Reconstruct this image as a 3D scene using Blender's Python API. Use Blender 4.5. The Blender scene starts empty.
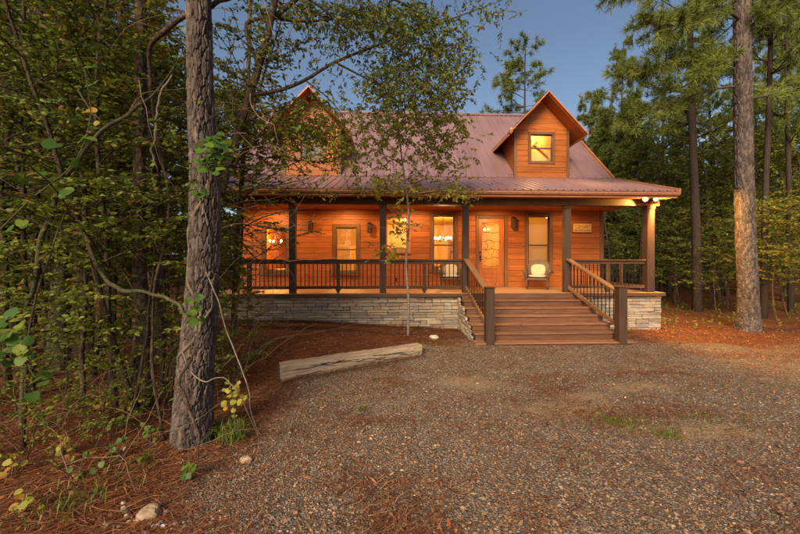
import bpy, math, random
import numpy as np
from mathutils import Vector, Matrix

R = math.radians
random.seed(7)
scene = bpy.context.scene
col = scene.collection

# ------------------------------------------------------------------ camera, sky, sun, exposure
FPX, HOR, YAW, EYE = 345.0, 264.0, math.atan(14 / 345.0), 1.9
cam_data = bpy.data.cameras.new('camera')
cam_data.sensor_width = 36.0
cam_data.lens = 36.0 * FPX / 800.0
cam_data.shift_y = -3.0 / 800.0
cam_data.clip_start = 0.05
cam_data.clip_end = 2000.0
cam = bpy.data.objects.new('camera', cam_data)
col.objects.link(cam)
cam.location = (0, 0, EYE)
cam.rotation_euler = (R(90), 0, -YAW)
scene.camera = cam

SUN_EL, SUN_AZ = R(30.0), R(204.0)          # azimuth clockwise from +Y: behind the camera, a little to its left
world = bpy.data.worlds.new('World')
scene.world = world
world.use_nodes = True
wn = world.node_tree
wn.nodes.clear()
sky = wn.nodes.new('ShaderNodeTexSky')
sky.sky_type = 'NISHITA'
sky.sun_disc = False
sky.sun_elevation = SUN_EL
sky.sun_rotation = SUN_AZ
sky.air_density = 1.0
sky.dust_density = 2.5
sky.ozone_density = 0.8
bg = wn.nodes.new('ShaderNodeBackground')
bg.inputs['Strength'].default_value = 0.070
wo = wn.nodes.new('ShaderNodeOutputWorld')
wn.links.new(sky.outputs[0], bg.inputs[0])
wn.links.new(bg.outputs[0], wo.inputs[0])

sun_data = bpy.data.lights.new('sun', 'SUN')
sun_data.energy = 2.55
sun_data.angle = R(26)
sun_data.color = (1.0, 0.80, 0.52)
sun = bpy.data.objects.new('sun', sun_data)
col.objects.link(sun)
sd = Vector((math.sin(SUN_AZ) * math.cos(SUN_EL), math.cos(SUN_AZ) * math.cos(SUN_EL), math.sin(SUN_EL)))
sun.rotation_euler = sd.to_track_quat('Z', 'Y').to_euler()
sun.location = (0, -20, 20)

scene.view_settings.view_transform = 'Standard'
scene.view_settings.look = 'None'
scene.view_settings.gamma = 1.0
scene.view_settings.use_curve_mapping = False
scene.view_settings.exposure = 1.04
scene.render.engine = 'CYCLES'
scene.cycles.use_denoising = True
scene.cycles.max_bounces = 6
scene.cycles.diffuse_bounces = 3
scene.cycles.glossy_bounces = 2
scene.cycles.transmission_bounces = 4
scene.cycles.transparent_max_bounces = 8
scene.cycles.sample_clamp_indirect = 4.0
scene.cycles.caustics_reflective = False
scene.cycles.caustics_refractive = False

# ------------------------------------------------------------------ helpers
def at(u, v, Y):
    """world point seen at photograph pixel (u, v) on the plane at depth Y"""
    du, dv = (u - 400) / FPX, (HOR - v) / FPX
    t = Y / (math.cos(YAW) - du * math.sin(YAW))
    return np.array([t * (math.sin(YAW) + du * math.cos(YAW)), Y, EYE + t * dv])

def srgb(r, g, b):
    f = lambda c: ((c / 255 + 0.055) / 1.055) ** 2.4 if c > 10 else c / 255 / 12.92
    return (f(r), f(g), f(b), 1.0)

WL = {}
def put(o, parent=None, world=(0, 0, 0), keep=False):
    col.objects.link(o) if o.name not in col.objects else None
    w = Vector(world)
    if parent is not None:
        o.parent = parent
        o.location = w - WL.get(parent.name, Vector((0, 0, 0)))
    else:
        o.location = w
    WL[o.name] = w
    return o

def tag(o, label=None, cat=None, group=None, kind=None):
    if label: o['label'] = label
    if cat: o['category'] = cat
    if group: o['group'] = group
    if kind: o['kind'] = kind
    return o

def empty(name, world=(0, 0, 0)):
    o = bpy.data.objects.new(name, None)
    o.empty_display_size = 0.1
    return put(o, None, world)

def mesh_np(name, V, faces, smooth=False, attrs=None):
    """faces: list of (n,k) int arrays"""
    V = np.asarray(V, dtype=np.float32)
    me = bpy.data.meshes.new(name)
    me.vertices.add(len(V))
    me.vertices.foreach_set('co', V.ravel())
    faces = [np.asarray(f, dtype=np.int32) for f in faces if len(f)]
    loops = np.concatenate([f.ravel() for f in faces])
    tot = np.concatenate([np.full(len(f), f.shape[1], dtype=np.int32) for f in faces])
    start = np.concatenate([[0], np.cumsum(tot)[:-1]]).astype(np.int32)
    me.loops.add(len(loops))
    me.loops.foreach_set('vertex_index', loops)
    me.polygons.add(len(tot))
    me.polygons.foreach_set('loop_start', start)
    me.polygons.foreach_set('loop_total', tot)
    me.polygons.foreach_set('use_smooth', np.full(len(tot), bool(smooth)))
    for k, a in (attrs or {}).items():
        a = np.asarray(a, dtype=np.float32)
        if a.ndim == 1:
            at_ = me.attributes.new(k, 'FLOAT', 'POINT')
            at_.data.foreach_set('value', a)
        else:
            at_ = me.attributes.new(k, 'FLOAT_COLOR', 'POINT')
            at_.data.foreach_set('color', a.ravel())
    me.update(calc_edges=True)
    return me

class Geo:
    def __init__(self):
        self.V, self.F, self.n, self.A = [], {}, 0, []
    def add(self, V, *faces, rnd=None):
        V = np.asarray(V, dtype=np.float64)
        for f in faces:
            f = np.asarray(f)
            if len(f):
                self.F.setdefault(f.shape[1], []).append(f + self.n)
        self.V.append(V)
        self.A.append(np.full(len(V), random.random()) if rnd is None else np.broadcast_to(rnd, (len(V),)))
        self.n += len(V)
        return self
    def box(self, x0, x1, y0, y1, z0, z1, c=0.006):
        self.add(*cbox(x0, x1, y0, y1, z0, z1, c)); return self
    def tube(self, P, r, k=6, cap=True):
        self.add(*tube(P, r, k, cap)); return self
    def obox(self, p, q, w, h, up=(0, 0, 1), c=0.004):
        """beam from p to q, width w (sideways), height h"""
        p, q, up = np.array(p, float), np.array(q, float), np.array(up, float)
        d = q - p; L = np.linalg.norm(d); d /= L
        s = np.cross(d, up); s /= np.linalg.norm(s); u = np.cross(s, d)
        V, *F = cbox(0, L, -w / 2, w / 2, -h / 2, h / 2, c)
        self.add(p + V[:, :1] * d + V[:, 1:2] * s + V[:, 2:3] * u, *F); return self
    def build(self, name, mat, parent=None, world=(0, 0, 0), smooth=False, rnd=False):
        V = np.concatenate(self.V)
        V = V - np.array(world)
        F = [np.concatenate(f) for f in self.F.values()]
        me = mesh_np(name, V, F, smooth, {'rnd': np.concatenate(self.A)} if rnd else None)
        me.materials.append(mat)
        return put(bpy.data.objects.new(name, me), parent, world)

def cbox(x0, x1, y0, y1, z0, z1, c):
    """chamfered box: 24 vertices, 44 triangles"""
    lo, hi = np.array([x0, y0, z0], float), np.array([x1, y1, z1], float)
    c = min(c, 0.4 * float((hi - lo).min()))
    V, idx = [], {}
    for i in range(8):
        s = np.array([i & 1, (i >> 1) & 1, (i >> 2) & 1])
        cor = np.where(s == 1, hi, lo)
        inn = np.where(s == 1, -c, c)
        for a in range(3):
            v = cor + inn; v[a] = cor[a]
            idx[(i, a)] = len(V); V.append(v)
    quads, tris = [], []
    def quad(a, b, cc, d): quads.append([a, b, cc, d])
    for a in range(3):
        b, cc = (a + 1) % 3, (a + 2) % 3
        for s in (0, 1):
            base = s << a
            q = [idx[(base, a)], idx[(base | 1 << b, a)], idx[(base | 1 << b | 1 << cc, a)], idx[(base | 1 << cc, a)]]
            quads.append(q if s else q[::-1])
        for sb in (0, 1):
            for sc in (0, 1):
                i = sb << b | sc << cc; j = i | 1 << a
                q = [idx[(i, b)], idx[(j, b)], idx[(j, cc)], idx[(i, cc)]]
                quads.append(q if (sb ^ sc) else q[::-1])
    for i in range(8):
        t = [idx[(i, 0)], idx[(i, 1)], idx[(i, 2)]]
        odd = bin(i).count('1') % 2
        tris.append(t if odd else t[::-1])
    return np.array(V), np.array(quads), np.array(tris)

def tube(P, r, k=6, cap=True):
    P = np.asarray(P, float); n = len(P)
    r = np.broadcast_to(np.asarray(r, float), (n,))
    T = np.gradient(P, axis=0); T /= np.linalg.norm(T, axis=1)[:, None] + 1e-9
    ref = np.array([1.0, 0, 0]) if abs(T[0][0]) < 0.8 else np.array([0, 1.0, 0])
    A = np.zeros_like(P)
    a = ref - T[0] * ref.dot(T[0]); a /= np.linalg.norm(a)
    for i in range(n):
        a = a - T[i] * a.dot(T[i]); a /= np.linalg.norm(a) + 1e-9
        A[i] = a
    B = np.cross(T, A)
    th = np.linspace(0, 2 * np.pi, k, endpoint=False)
    V = P[:, None] + r[:, None, None] * (np.cos(th)[None, :, None] * A[:, None] + np.sin(th)[None, :, None] * B[:, None])
    i, j = np.meshgrid(np.arange(n - 1), np.arange(k), indexing='ij')
    j2 = (j + 1) % k
    Q = np.stack([i * k + j, i * k + j2, (i + 1) * k + j2, (i + 1) * k + j], -1).reshape(-1, 4)
    V = V.reshape(-1, 3)
    if cap:
        V = np.vstack([V, P[:1], P[-1:]])
        c0, c1 = n * k, n * k + 1
        jj = np.arange(k); jn = (jj + 1) % k
        T1 = np.stack([np.full(k, c0), jn, jj], -1)
        T2 = np.stack([np.full(k, c1), (n - 1) * k + jj, (n - 1) * k + jn], -1)
        return V, Q, np.vstack([T1, T2])
    return V, Q

def smooth_path(pts, n=24):
    """Catmull-Rom through the given points"""
    P = np.array([2 * np.array(pts[0]) - pts[1], *pts, 2 * np.array(pts[-1]) - pts[-2]], float)
    m = len(pts) - 1
    t = np.linspace(0, m - 1e-6, n); i = t.astype(int); f = (t - i)[:, None]
    p0, p1, p2, p3 = P[i], P[i + 1], P[i + 2], P[i + 3]
    return 0.5 * (2 * p1 + (p2 - p0) * f + (2 * p0 - 5 * p1 + 4 * p2 - p3) * f ** 2 + (3 * p1 - p0 - 3 * p2 + p3) * f ** 3)

def copy_tree(o, parent=None):
    c = o.copy(); col.objects.link(c); c.parent = parent
    for ch in list(o.children):
        copy_tree(ch, c)
    return c

# value noise and cell noise in numpy
def _hash(i, j, k, s=0):
    h = (i.astype(np.int64) * 374761393 + j.astype(np.int64) * 668265263 + k.astype(np.int64) * 2147483647 + s * 974711) & 0xffffffff
    h = ((h ^ (h >> 13)) * 1274126177) & 0xffffffff
    return ((h ^ (h >> 16)) & 0xffffff) / float(0xffffff)
def vnoise(p, s=0):
    p = np.asarray(p, float); i = np.floor(p).astype(np.int64); f = p - i; f = f * f * (3 - 2 * f)
    out = 0
    for dx in (0, 1):
        for dy in (0, 1):
            for dz in (0, 1):
                w = (f[:, 0] if dx else 1 - f[:, 0]) * (f[:, 1] if dy else 1 - f[:, 1]) * (f[:, 2] if dz else 1 - f[:, 2])
                out = out + w * _hash(i[:, 0] + dx, i[:, 1] + dy, i[:, 2] + dz, s)
    return out
def fbm(p, o=4, s=0):
    a, t, out = 0.5, 0, 0
    p = np.asarray(p, float)
    for q in range(o):
        out = out + a * vnoise(p, s + q); t += a; p = p * 2.03 + 11.7; a *= 0.5
    return out / t
def cells(p, s=0, ids=False):
    i = np.floor(p).astype(np.int64)
    f1 = np.full(len(p), 9.0); f2 = f1.copy(); cid = np.zeros(len(p))
    for dx in (-1, 0, 1):
        for dy in (-1, 0, 1):
            for dz in (-1, 0, 1):
                c = i + np.array([dx, dy, dz])
                q = c + np.stack([_hash(c[:, 0], c[:, 1], c[:, 2], s + m) for m in (1, 2, 3)], -1)
                d = np.linalg.norm(p - q, axis=1)
                cid = np.where(d < f1, _hash(c[:, 0], c[:, 1], c[:, 2], s + 77), cid)
                f2 = np.minimum(f2, np.maximum(d, f1)); f1 = np.minimum(f1, d)
    return (f1, f2, cid) if ids else (f1, f2)
def sstep(a, b, x):
    t = np.clip((x - a) / (b - a), 0, 1)
    return t * t * (3 - 2 * t)

# ------------------------------------------------------------------ materials
def newmat(name):
    m = bpy.data.materials.new(name); m.use_nodes = True
    nt = m.node_tree
    return m, nt, nt.nodes['Principled BSDF']
def nd(nt, t, **kw):
    n = nt.nodes.new(t)
    for k, v in kw.items():
        if hasattr(n, k): setattr(n, k, v)
        else: n.inputs[k].default_value = v
    return n
def ramp(nt, fac, stops):
    n = nt.nodes.new('ShaderNodeValToRGB')
    e = n.color_ramp.elements
    while len(e) < len(stops): e.new(0.5)
    for el, (p, c) in zip(e, stops): el.position = p; el.color = c if len(c) == 4 else (*c, 1)
    nt.links.new(fac, n.inputs[0])
    return n.outputs[0]
def mixc(nt, fac, a, b, mode='MIX'):
    n = nt.nodes.new('ShaderNodeMix'); n.data_type = 'RGBA'; n.blend_type = mode
    for i, s in ((0, fac), (6, a), (7, b)):
        if hasattr(s, 'is_linked') or hasattr(s, 'links'): nt.links.new(s, n.inputs[i])
        else: n.inputs[i].default_value = s
    return n.outputs[2]
def math_n(nt, op, a, b=None):
    n = nt.nodes.new('ShaderNodeMath'); n.operation = op
    for i, s in enumerate((a, b)):
        if s is None: continue
        if hasattr(s, 'links'): nt.links.new(s, n.inputs[i])
        else: n.inputs[i].default_value = s
    return n.outputs[0]
def coords(nt, scale, rnd_off=True):
    tc = nt.nodes.new('ShaderNodeTexCoord')
    mp = nt.nodes.new('ShaderNodeMapping')
    mp.inputs['Scale'].default_value = scale
    nt.links.new(tc.outputs['Object'], mp.inputs['Vector'])
    if rnd_off:
        oi = nt.nodes.new('ShaderNodeObjectInfo')
        m = math_n(nt, 'MULTIPLY', oi.outputs['Random'], 37.0)
        cx = nt.nodes.new('ShaderNodeCombineXYZ')
        for q in range(3): nt.links.new(m, cx.inputs[q])
        nt.links.new(cx.outputs[0], mp.inputs['Location'])
        return mp.outputs[0], oi.outputs['Random']
    return mp.outputs[0], None
def bump(nt, h, bsdf, strength=0.3, dist=0.01):
    b = nt.nodes.new('ShaderNodeBump'); b.inputs['Strength'].default_value = strength; b.inputs['Distance'].default_value = dist
    nt.links.new(h, b.inputs['Height']); nt.links.new(b.outputs[0], bsdf.inputs['Normal'])

def wood(name, c0, c1, c2, axis, rough=0.55, fine=40, knots=True, var=0.5):
    """grain stretched along axis, tone varying from board to board, a few knots"""
    m, nt, b = newmat(name)
    s = [fine] * 3; s[axis] = fine / 22
    v, rnd = coords(nt, s)
    n1 = nd(nt, 'ShaderNodeTexNoise', Scale=1.0, Detail=5.0, Roughness=0.65, Distortion=0.6); nt.links.new(v, n1.inputs['Vector'])
    colr = ramp(nt, n1.outputs[0], [(0.28, c0), (0.5, c1), (0.75, c2)])
    s2 = [2.2] * 3; s2[axis] = 0.7
    v2, _ = coords(nt, s2)
    n2 = nd(nt, 'ShaderNodeTexNoise', Scale=1.0, Detail=3.0); nt.links.new(v2, n2.inputs['Vector'])
    tone = math_n(nt, 'ADD', math_n(nt, 'MULTIPLY', n2.outputs[0], 0.7), math_n(nt, 'MULTIPLY', rnd, var))
    tone = math_n(nt, 'ADD', tone, 0.65 - var / 2)
    hsv = nd(nt, 'ShaderNodeHueSaturation'); nt.links.new(colr, hsv.inputs['Color']); nt.links.new(tone, hsv.inputs['Value'])
    out = hsv.outputs[0]
    if knots:
        s3 = [5.0] * 3; s3[axis] = 2.2
        v3, _ = coords(nt, s3)
        vo = nd(nt, 'ShaderNodeTexVoronoi', Scale=1.0); nt.links.new(v3, vo.inputs['Vector'])
        k = ramp(nt, vo.outputs['Distance'], [(0.05, (1, 1, 1, 1)), (0.13, (0, 0, 0, 1))])
        out = mixc(nt, math_n(nt, 'MULTIPLY', k, 0.75), out, tuple(x * 0.3 for x in c0[:3]) + (1,))
    nt.links.new(out, b.inputs['Base Color'])
    b.inputs['Roughness'].default_value = rough
    b.inputs['Specular IOR Level'].default_value = 0.35
    bump(nt, n1.outputs[0], b, 0.25, 0.004)
    return m

def plain(name, c, rough=0.5, metal=0.0, noise=0.25, scale=18.0, bmp=0.0):
    m, nt, b = newmat(name)
    v, rnd = coords(nt, (scale,) * 3)
    n = nd(nt, 'ShaderNodeTexNoise', Scale=1.0, Detail=4.0); nt.links.new(v, n.inputs['Vector'])
    o = ramp(nt, n.outputs[0], [(0.3, tuple(x * (1 - noise) for x in c[:3])), (0.7, tuple(min(1, x * (1 + noise)) for x in c[:3]))])
    nt.links.new(o, b.inputs['Base Color'])
    b.inputs['Roughness'].default_value = rough; b.inputs['Metallic'].default_value = metal
    if bmp: bump(nt, n.outputs[0], b, bmp, 0.01)
    return m

def emit(name, c, s):
    m, nt, b = newmat(name)
    b.inputs['Base Color'].default_value = c
    b.inputs['Emission Color'].default_value = c
    b.inputs['Emission Strength'].default_value = s
    return m

def leaf_mat(name, stops, trans=0.3, rough=0.5, vary=0.5):
    m, nt, b = newmat(name)
    a = nd(nt, 'ShaderNodeAttribute', attribute_name='rnd')
    c = ramp(nt, a.outputs['Fac'], stops)
    tc = nt.nodes.new('ShaderNodeTexCoord')
    n = nd(nt, 'ShaderNodeTexNoise', Scale=1.1, Detail=2.0); nt.links.new(tc.outputs['Object'], n.inputs['Vector'])
    hs = nd(nt, 'ShaderNodeHueSaturation'); nt.links.new(c, hs.inputs['Color'])
    oi = nt.nodes.new('ShaderNodeObjectInfo')
    tone = math_n(nt, 'ADD', math_n(nt, 'MULTIPLY', n.outputs[0], vary), math_n(nt, 'MULTIPLY', oi.outputs['Random'], 0.4))
    nt.links.new(math_n(nt, 'ADD', tone, 0.8 - vary / 2), hs.inputs['Value'])
    nt.links.new(hs.outputs[0], b.inputs['Base Color'])
    b.inputs['Roughness'].default_value = rough
    b.inputs['Specular IOR Level'].default_value = 0.3
    tr = nt.nodes.new('ShaderNodeBsdfTranslucent'); nt.links.new(hs.outputs[0], tr.inputs[0])
    mx = nt.nodes.new('ShaderNodeMixShader'); mx.inputs[0].default_value = trans
    nt.links.new(b.outputs[0], mx.inputs[1]); nt.links.new(tr.outputs[0], mx.inputs[2])
    nt.links.new(mx.outputs[0], nt.nodes['Material Output'].inputs[0])
    return m

def bark_mat(name, stops, su=9.0, sv=2.2, bmp=0.9, dist=0.03):
    m, nt, b = newmat(name)
    v, rnd = coords(nt, (su, su, sv))
    vo = nd(nt, 'ShaderNodeTexVoronoi', feature='DISTANCE_TO_EDGE', Scale=1.0)
    n = nd(nt, 'ShaderNodeTexNoise', Scale=2.0, Detail=6.0, Roughness=0.7); nt.links.new(v, n.inputs['Vector'])
    wv = nt.nodes.new('ShaderNodeVectorMath'); wv.operation = 'ADD'
    nt.links.new(v, wv.inputs[0]); nt.links.new(n.outputs['Color'], wv.inputs[1]); nt.links.new(wv.outputs[0], vo.inputs['Vector'])
    n2 = nd(nt, 'ShaderNodeTexNoise', Scale=6.0, Detail=6.0, Roughness=0.75); nt.links.new(v, n2.inputs['Vector'])
    c = ramp(nt, n2.outputs[0], stops)
    n3 = nd(nt, 'ShaderNodeTexNoise', Scale=0.35, Detail=3.0); nt.links.new(v, n3.inputs['Vector'])
    hs = nd(nt, 'ShaderNodeHueSaturation'); nt.links.new(c, hs.inputs['Color'])
    ap = nd(nt, 'ShaderNodeAttribute', attribute_name='plate')
    tn = math_n(nt, 'ADD', math_n(nt, 'MULTIPLY', n3.outputs[0], 0.9), 0.55)
    nt.links.new(math_n(nt, 'ADD', tn, ap.outputs['Fac']), hs.inputs['Value'])
    nt.links.new(hs.outputs[0], b.inputs['Base Color'])
    b.inputs['Roughness'].default_value = 0.9
    b.inputs['Specular IOR Level'].default_value = 0.15
    e = ramp(nt, vo.outputs['Distance'], [(0.0, (0, 0, 0, 1)), (0.16, (1, 1, 1, 1))])
    h = math_n(nt, 'ADD', e, math_n(nt, 'MULTIPLY', n2.outputs[0], 0.6))
    bump(nt, h, b, bmp, dist)
    return m

SID = wood('cedar_siding', (0.21, 0.053, 0.009), (0.36, 0.098, 0.016), (0.45, 0.138, 0.026), 0, var=0.28)
SIDY = wood('cedar_siding_cheek', (0.21, 0.053, 0.009), (0.36, 0.098, 0.016), (0.45, 0.138, 0.026), 1, var=0.28)
TRIMZ = wood('brown_trim_upright', (0.09, 0.038, 0.016), (0.15, 0.068, 0.030), (0.20, 0.095, 0.045), 2, knots=False)
TRIMX = wood('brown_trim_level', (0.09, 0.038, 0.016), (0.15, 0.068, 0.030), (0.20, 0.095, 0.045), 0, knots=False)
POST = wood('dark_post_wood', (0.030, 0.015, 0.009), (0.052, 0.027, 0.017), (0.075, 0.040, 0.026), 2, knots=False)
BEAM = wood('dark_beam_wood', (0.05, 0.022, 0.011), (0.085, 0.038, 0.019), (0.12, 0.055, 0.03), 0, knots=False)
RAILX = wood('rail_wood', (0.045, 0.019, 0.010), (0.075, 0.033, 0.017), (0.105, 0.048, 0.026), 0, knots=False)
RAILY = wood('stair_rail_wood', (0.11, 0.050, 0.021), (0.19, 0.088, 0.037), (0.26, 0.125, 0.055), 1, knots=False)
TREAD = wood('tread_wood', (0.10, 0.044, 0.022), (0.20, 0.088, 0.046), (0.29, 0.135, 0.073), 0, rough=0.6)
RISW = wood('shaded_riser_wood', (0.060, 0.026, 0.013), (0.115, 0.050, 0.027), (0.17, 0.078, 0.043), 0, rough=.65)  # same wood as the treads, darkened: shade on the risers put into the colour
DECK = wood('deck_wood', (0.26, 0.13, 0.055), (0.36, 0.19, 0.085), (0.44, 0.25, 0.12), 0)
FASC = wood('fascia_wood', (0.25, 0.085, 0.035), (0.40, 0.150, 0.065), (0.50, 0.20, 0.09), 0, knots=False)
DOORW = wood('door_wood', (0.30, 0.075, 0.016), (0.46, 0.135, 0.030), (0.55, 0.18, 0.045), 2, rough=0.4)
INW = wood('interior_pine', (0.50, 0.29, 0.10), (0.62, 0.40, 0.16), (0.70, 0.48, 0.22), 2)
BACK = plain('dark_sheathing', (0.05, 0.02, 0.01), 0.9)
IRON = plain('black_iron', (0.02, 0.019, 0.018), 0.45, 0.6)
LANT = plain('bronze_lantern', (0.045, 0.022, 0.012), 0.45, 0.5)
TIE = wood('weathered_timber', (0.20, 0.135, 0.09), (0.40, 0.29, 0.20), (0.52, 0.40, 0.29), 0, rough=0.9, fine=28, knots=False)
STEM = plain('sapling_bark', (0.20, 0.16, 0.12), 0.9, noise=0.4)
VINE = plain('vine_bark', (0.14, 0.10, 0.068), 0.9, noise=0.4, bmp=0.4)
GSTEM = plain('mossy_stem', (0.060, 0.055, 0.022), 0.9, noise=0.5, bmp=0.4)
DRY = plain('dry_twig', (0.19, 0.12, 0.075), 0.9, noise=0.4)
WICK = plain('brown_wicker', (0.11, 0.06, 0.03), 0.6, scale=90, noise=0.5, bmp=0.5)
CUSH = plain('cream_cushion', (0.50, 0.40, 0.24), 0.9, noise=0.08)
BARKP = bark_mat('pine_bark', [(0.25, (0.034, 0.025, 0.023)), (0.5, (0.095, 0.072, 0.064)), (0.75, (0.20, 0.16, 0.142))], 9, 2.2, 0.6, 0.012)
BARKD = bark_mat('grey_brown_bark', [(0.25, (0.045, 0.031, 0.021)), (0.5, (0.105, 0.074, 0.050)), (0.75, (0.19, 0.14, 0.095))], 12, 4)
BARKF = bark_mat('dark_pine_bark', [(0.25, (0.025, 0.018, 0.014)), (0.5, (0.055, 0.039, 0.030)), (0.75, (0.10, 0.075, 0.06))], 9, 2.2, 0.6, 0.02)
BARKL = bark_mat('lichen_bark', [(0.25, (0.06, 0.05, 0.033)), (0.5, (0.13, 0.11, 0.070)), (0.75, (0.24, 0.22, 0.16))], 12, 5)

def roof_metal():
    m, nt, b = newmat('burgundy_roof_metal')
    v, rnd = coords(nt, (1.3, 0.5, 0.5))
    n = nd(nt, 'ShaderNodeTexNoise', Scale=1.0, Detail=5.0, Roughness=0.6); nt.links.new(v, n.inputs['Vector'])
    nt.links.new(ramp(nt, n.outputs[0], [(0.3, (0.285, 0.158, 0.162)), (0.7, (0.375, 0.225, 0.228))]), b.inputs['Base Color'])
    nt.links.new(ramp(nt, n.outputs[0], [(0.3, (0.34,) * 3), (0.7, (0.5,) * 3)]), b.inputs['Roughness'])
    b.inputs['Metallic'].default_value = 0.35
    return m
ROOF = roof_metal()

def glass_mat():
    m, nt, b = newmat('window_glass')
    nt.nodes.remove(b)
    t = nt.nodes.new('ShaderNodeBsdfTransparent'); t.inputs[0].default_value = (0.95, 0.95, 0.92, 1)
    g = nt.nodes.new('ShaderNodeBsdfGlossy'); g.inputs['Roughness'].default_value = 0.03
    lw = nt.nodes.new('ShaderNodeLayerWeight'); lw.inputs[0].default_value = .5
    fz = math_n(nt, 'ADD', math_n(nt, 'MULTIPLY', math_n(nt, 'POWER', lw.outputs['Facing'], 5.0), .9), .035)
    mx = nt.nodes.new('ShaderNodeMixShader')
    nt.links.new(fz, mx.inputs[0]); nt.links.new(t.outputs[0], mx.inputs[1]); nt.links.new(g.outputs[0], mx.inputs[2])
    nt.links.new(mx.outputs[0], nt.nodes['Material Output'].inputs[0])
    return m
GLASS = glass_mat()
def shade_mat():
    m, nt, b = newmat('shade_cloth')
    d = nt.nodes.new('ShaderNodeBsdfDiffuse'); d.inputs[0].default_value = (.55, .42, .20, 1)
    t = nt.nodes.new('ShaderNodeBsdfTranslucent'); t.inputs[0].default_value = (.60, .46, .22, 1)
    mx = nt.nodes.new('ShaderNodeMixShader'); mx.inputs[0].default_value = .55
    nt.links.new(d.outputs[0], mx.inputs[1]); nt.links.new(t.outputs[0], mx.inputs[2]); nt.links.new(mx.outputs[0], nt.nodes['Material Output'].inputs[0])
    return m

def stone_mat():
    m, nt, b = newmat('ledge_stone')
    oi = nt.nodes.new('ShaderNodeObjectInfo')
    c = ramp(nt, oi.outputs['Random'], [(0.0, (0.30, 0.25, 0.205)), (0.18, (0.40, 0.33, 0.26)), (0.36, (0.28, 0.25, 0.225)),
        (0.5, (0.47, 0.41, 0.34)), (0.64, (0.36, 0.27, 0.215)), (0.8, (0.215, 0.20, 0.185)), (0.9, (0.44, 0.36, 0.29)), (1.0, (0.33, 0.29, 0.25))])
    v, _ = coords(nt, (7, 7, 14))
    n = nd(nt, 'ShaderNodeTexNoise', Scale=1.0, Detail=7.0, Roughness=0.7); nt.links.new(v, n.inputs['Vector'])
    hs = nd(nt, 'ShaderNodeHueSaturation'); nt.links.new(c, hs.inputs['Color'])
    nt.links.new(math_n(nt, 'ADD', math_n(nt, 'MULTIPLY', n.outputs[0], 1.1), 0.36), hs.inputs['Value'])
    hs.inputs['Saturation'].default_value = 1.45
    nt.links.new(hs.outputs[0], b.inputs['Base Color'])
    b.inputs['Roughness'].default_value = 0.85
    bump(nt, n.outputs[0], b, 0.8, 0.03)
    return m
STONE = stone_mat()

def col_attr_mat(name, rough=0.8):
    m, nt, b = newmat(name)
    a = nd(nt, 'ShaderNodeAttribute', attribute_name='Col')
    nt.links.new(a.outputs['Color'], b.inputs['Base Color'])
    b.inputs['Roughness'].default_value = rough
    b.inputs['Specular IOR Level'].default_value = 0.3
    return m
GRAV = col_attr_mat('crushed_gravel', 0.75)
LITTER = col_attr_mat('forest_litter', 0.9)

# foliage palettes
L_OLIVE = leaf_mat('olive_leaf', [(0.0, (0.075, 0.112, 0.014)), (0.5, (0.158, 0.205, 0.023)), (0.84, (0.26, 0.25, 0.03)), (0.92, (0.30, 0.19, 0.034)), (1.0, (0.24, 0.085, 0.025))], trans=.4)
L_DARK = leaf_mat('deep_green_leaf', [(0.0, (0.065, 0.10, 0.016)), (0.5, (0.125, 0.165, 0.026)), (1.0, (0.205, 0.22, 0.038))], trans=.4)
L_MID = leaf_mat('mid_green_leaf', [(0.0, (0.11, 0.155, 0.022)), (0.5, (0.20, 0.24, 0.034)), (1.0, (0.30, 0.295, 0.046))], trans=.4)
L_GUM = leaf_mat('turning_leaf', [(0.0, (0.10, 0.155, 0.03)), (0.6, (0.20, 0.255, 0.042)), (0.85, (0.27, 0.30, 0.05)), (0.92, (0.24, 0.10, 0.040)), (1.0, (0.30, 0.115, 0.045))], trans=.45)
L_YEL = leaf_mat('yellow_green_leaf', [(0.0, (0.16, 0.185, 0.026)), (0.5, (0.29, 0.285, 0.038)), (0.9, (0.39, 0.31, 0.046)), (1.0, (0.42, 0.23, 0.04))], trans=.45)
L_VINE = leaf_mat('bright_vine_leaf', [(0.0, (0.045, 0.105, 0.014)), (0.6, (0.095, 0.17, 0.018)), (1.0, (0.19, 0.22, 0.026))], trans=0.35)
L_PINE = leaf_mat('pine_needle', [(0.0, (0.075, 0.105, 0.020)), (0.6, (0.14, 0.175, 0.030)), (1.0, (0.24, 0.245, 0.045))], trans=0.15)
L_GRASS = leaf_mat('grass_blade', [(0.0, (0.070, 0.110, 0.016)), (0.6, (0.13, 0.17, 0.026)), (1.0, (0.25, 0.21, 0.06))])

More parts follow.
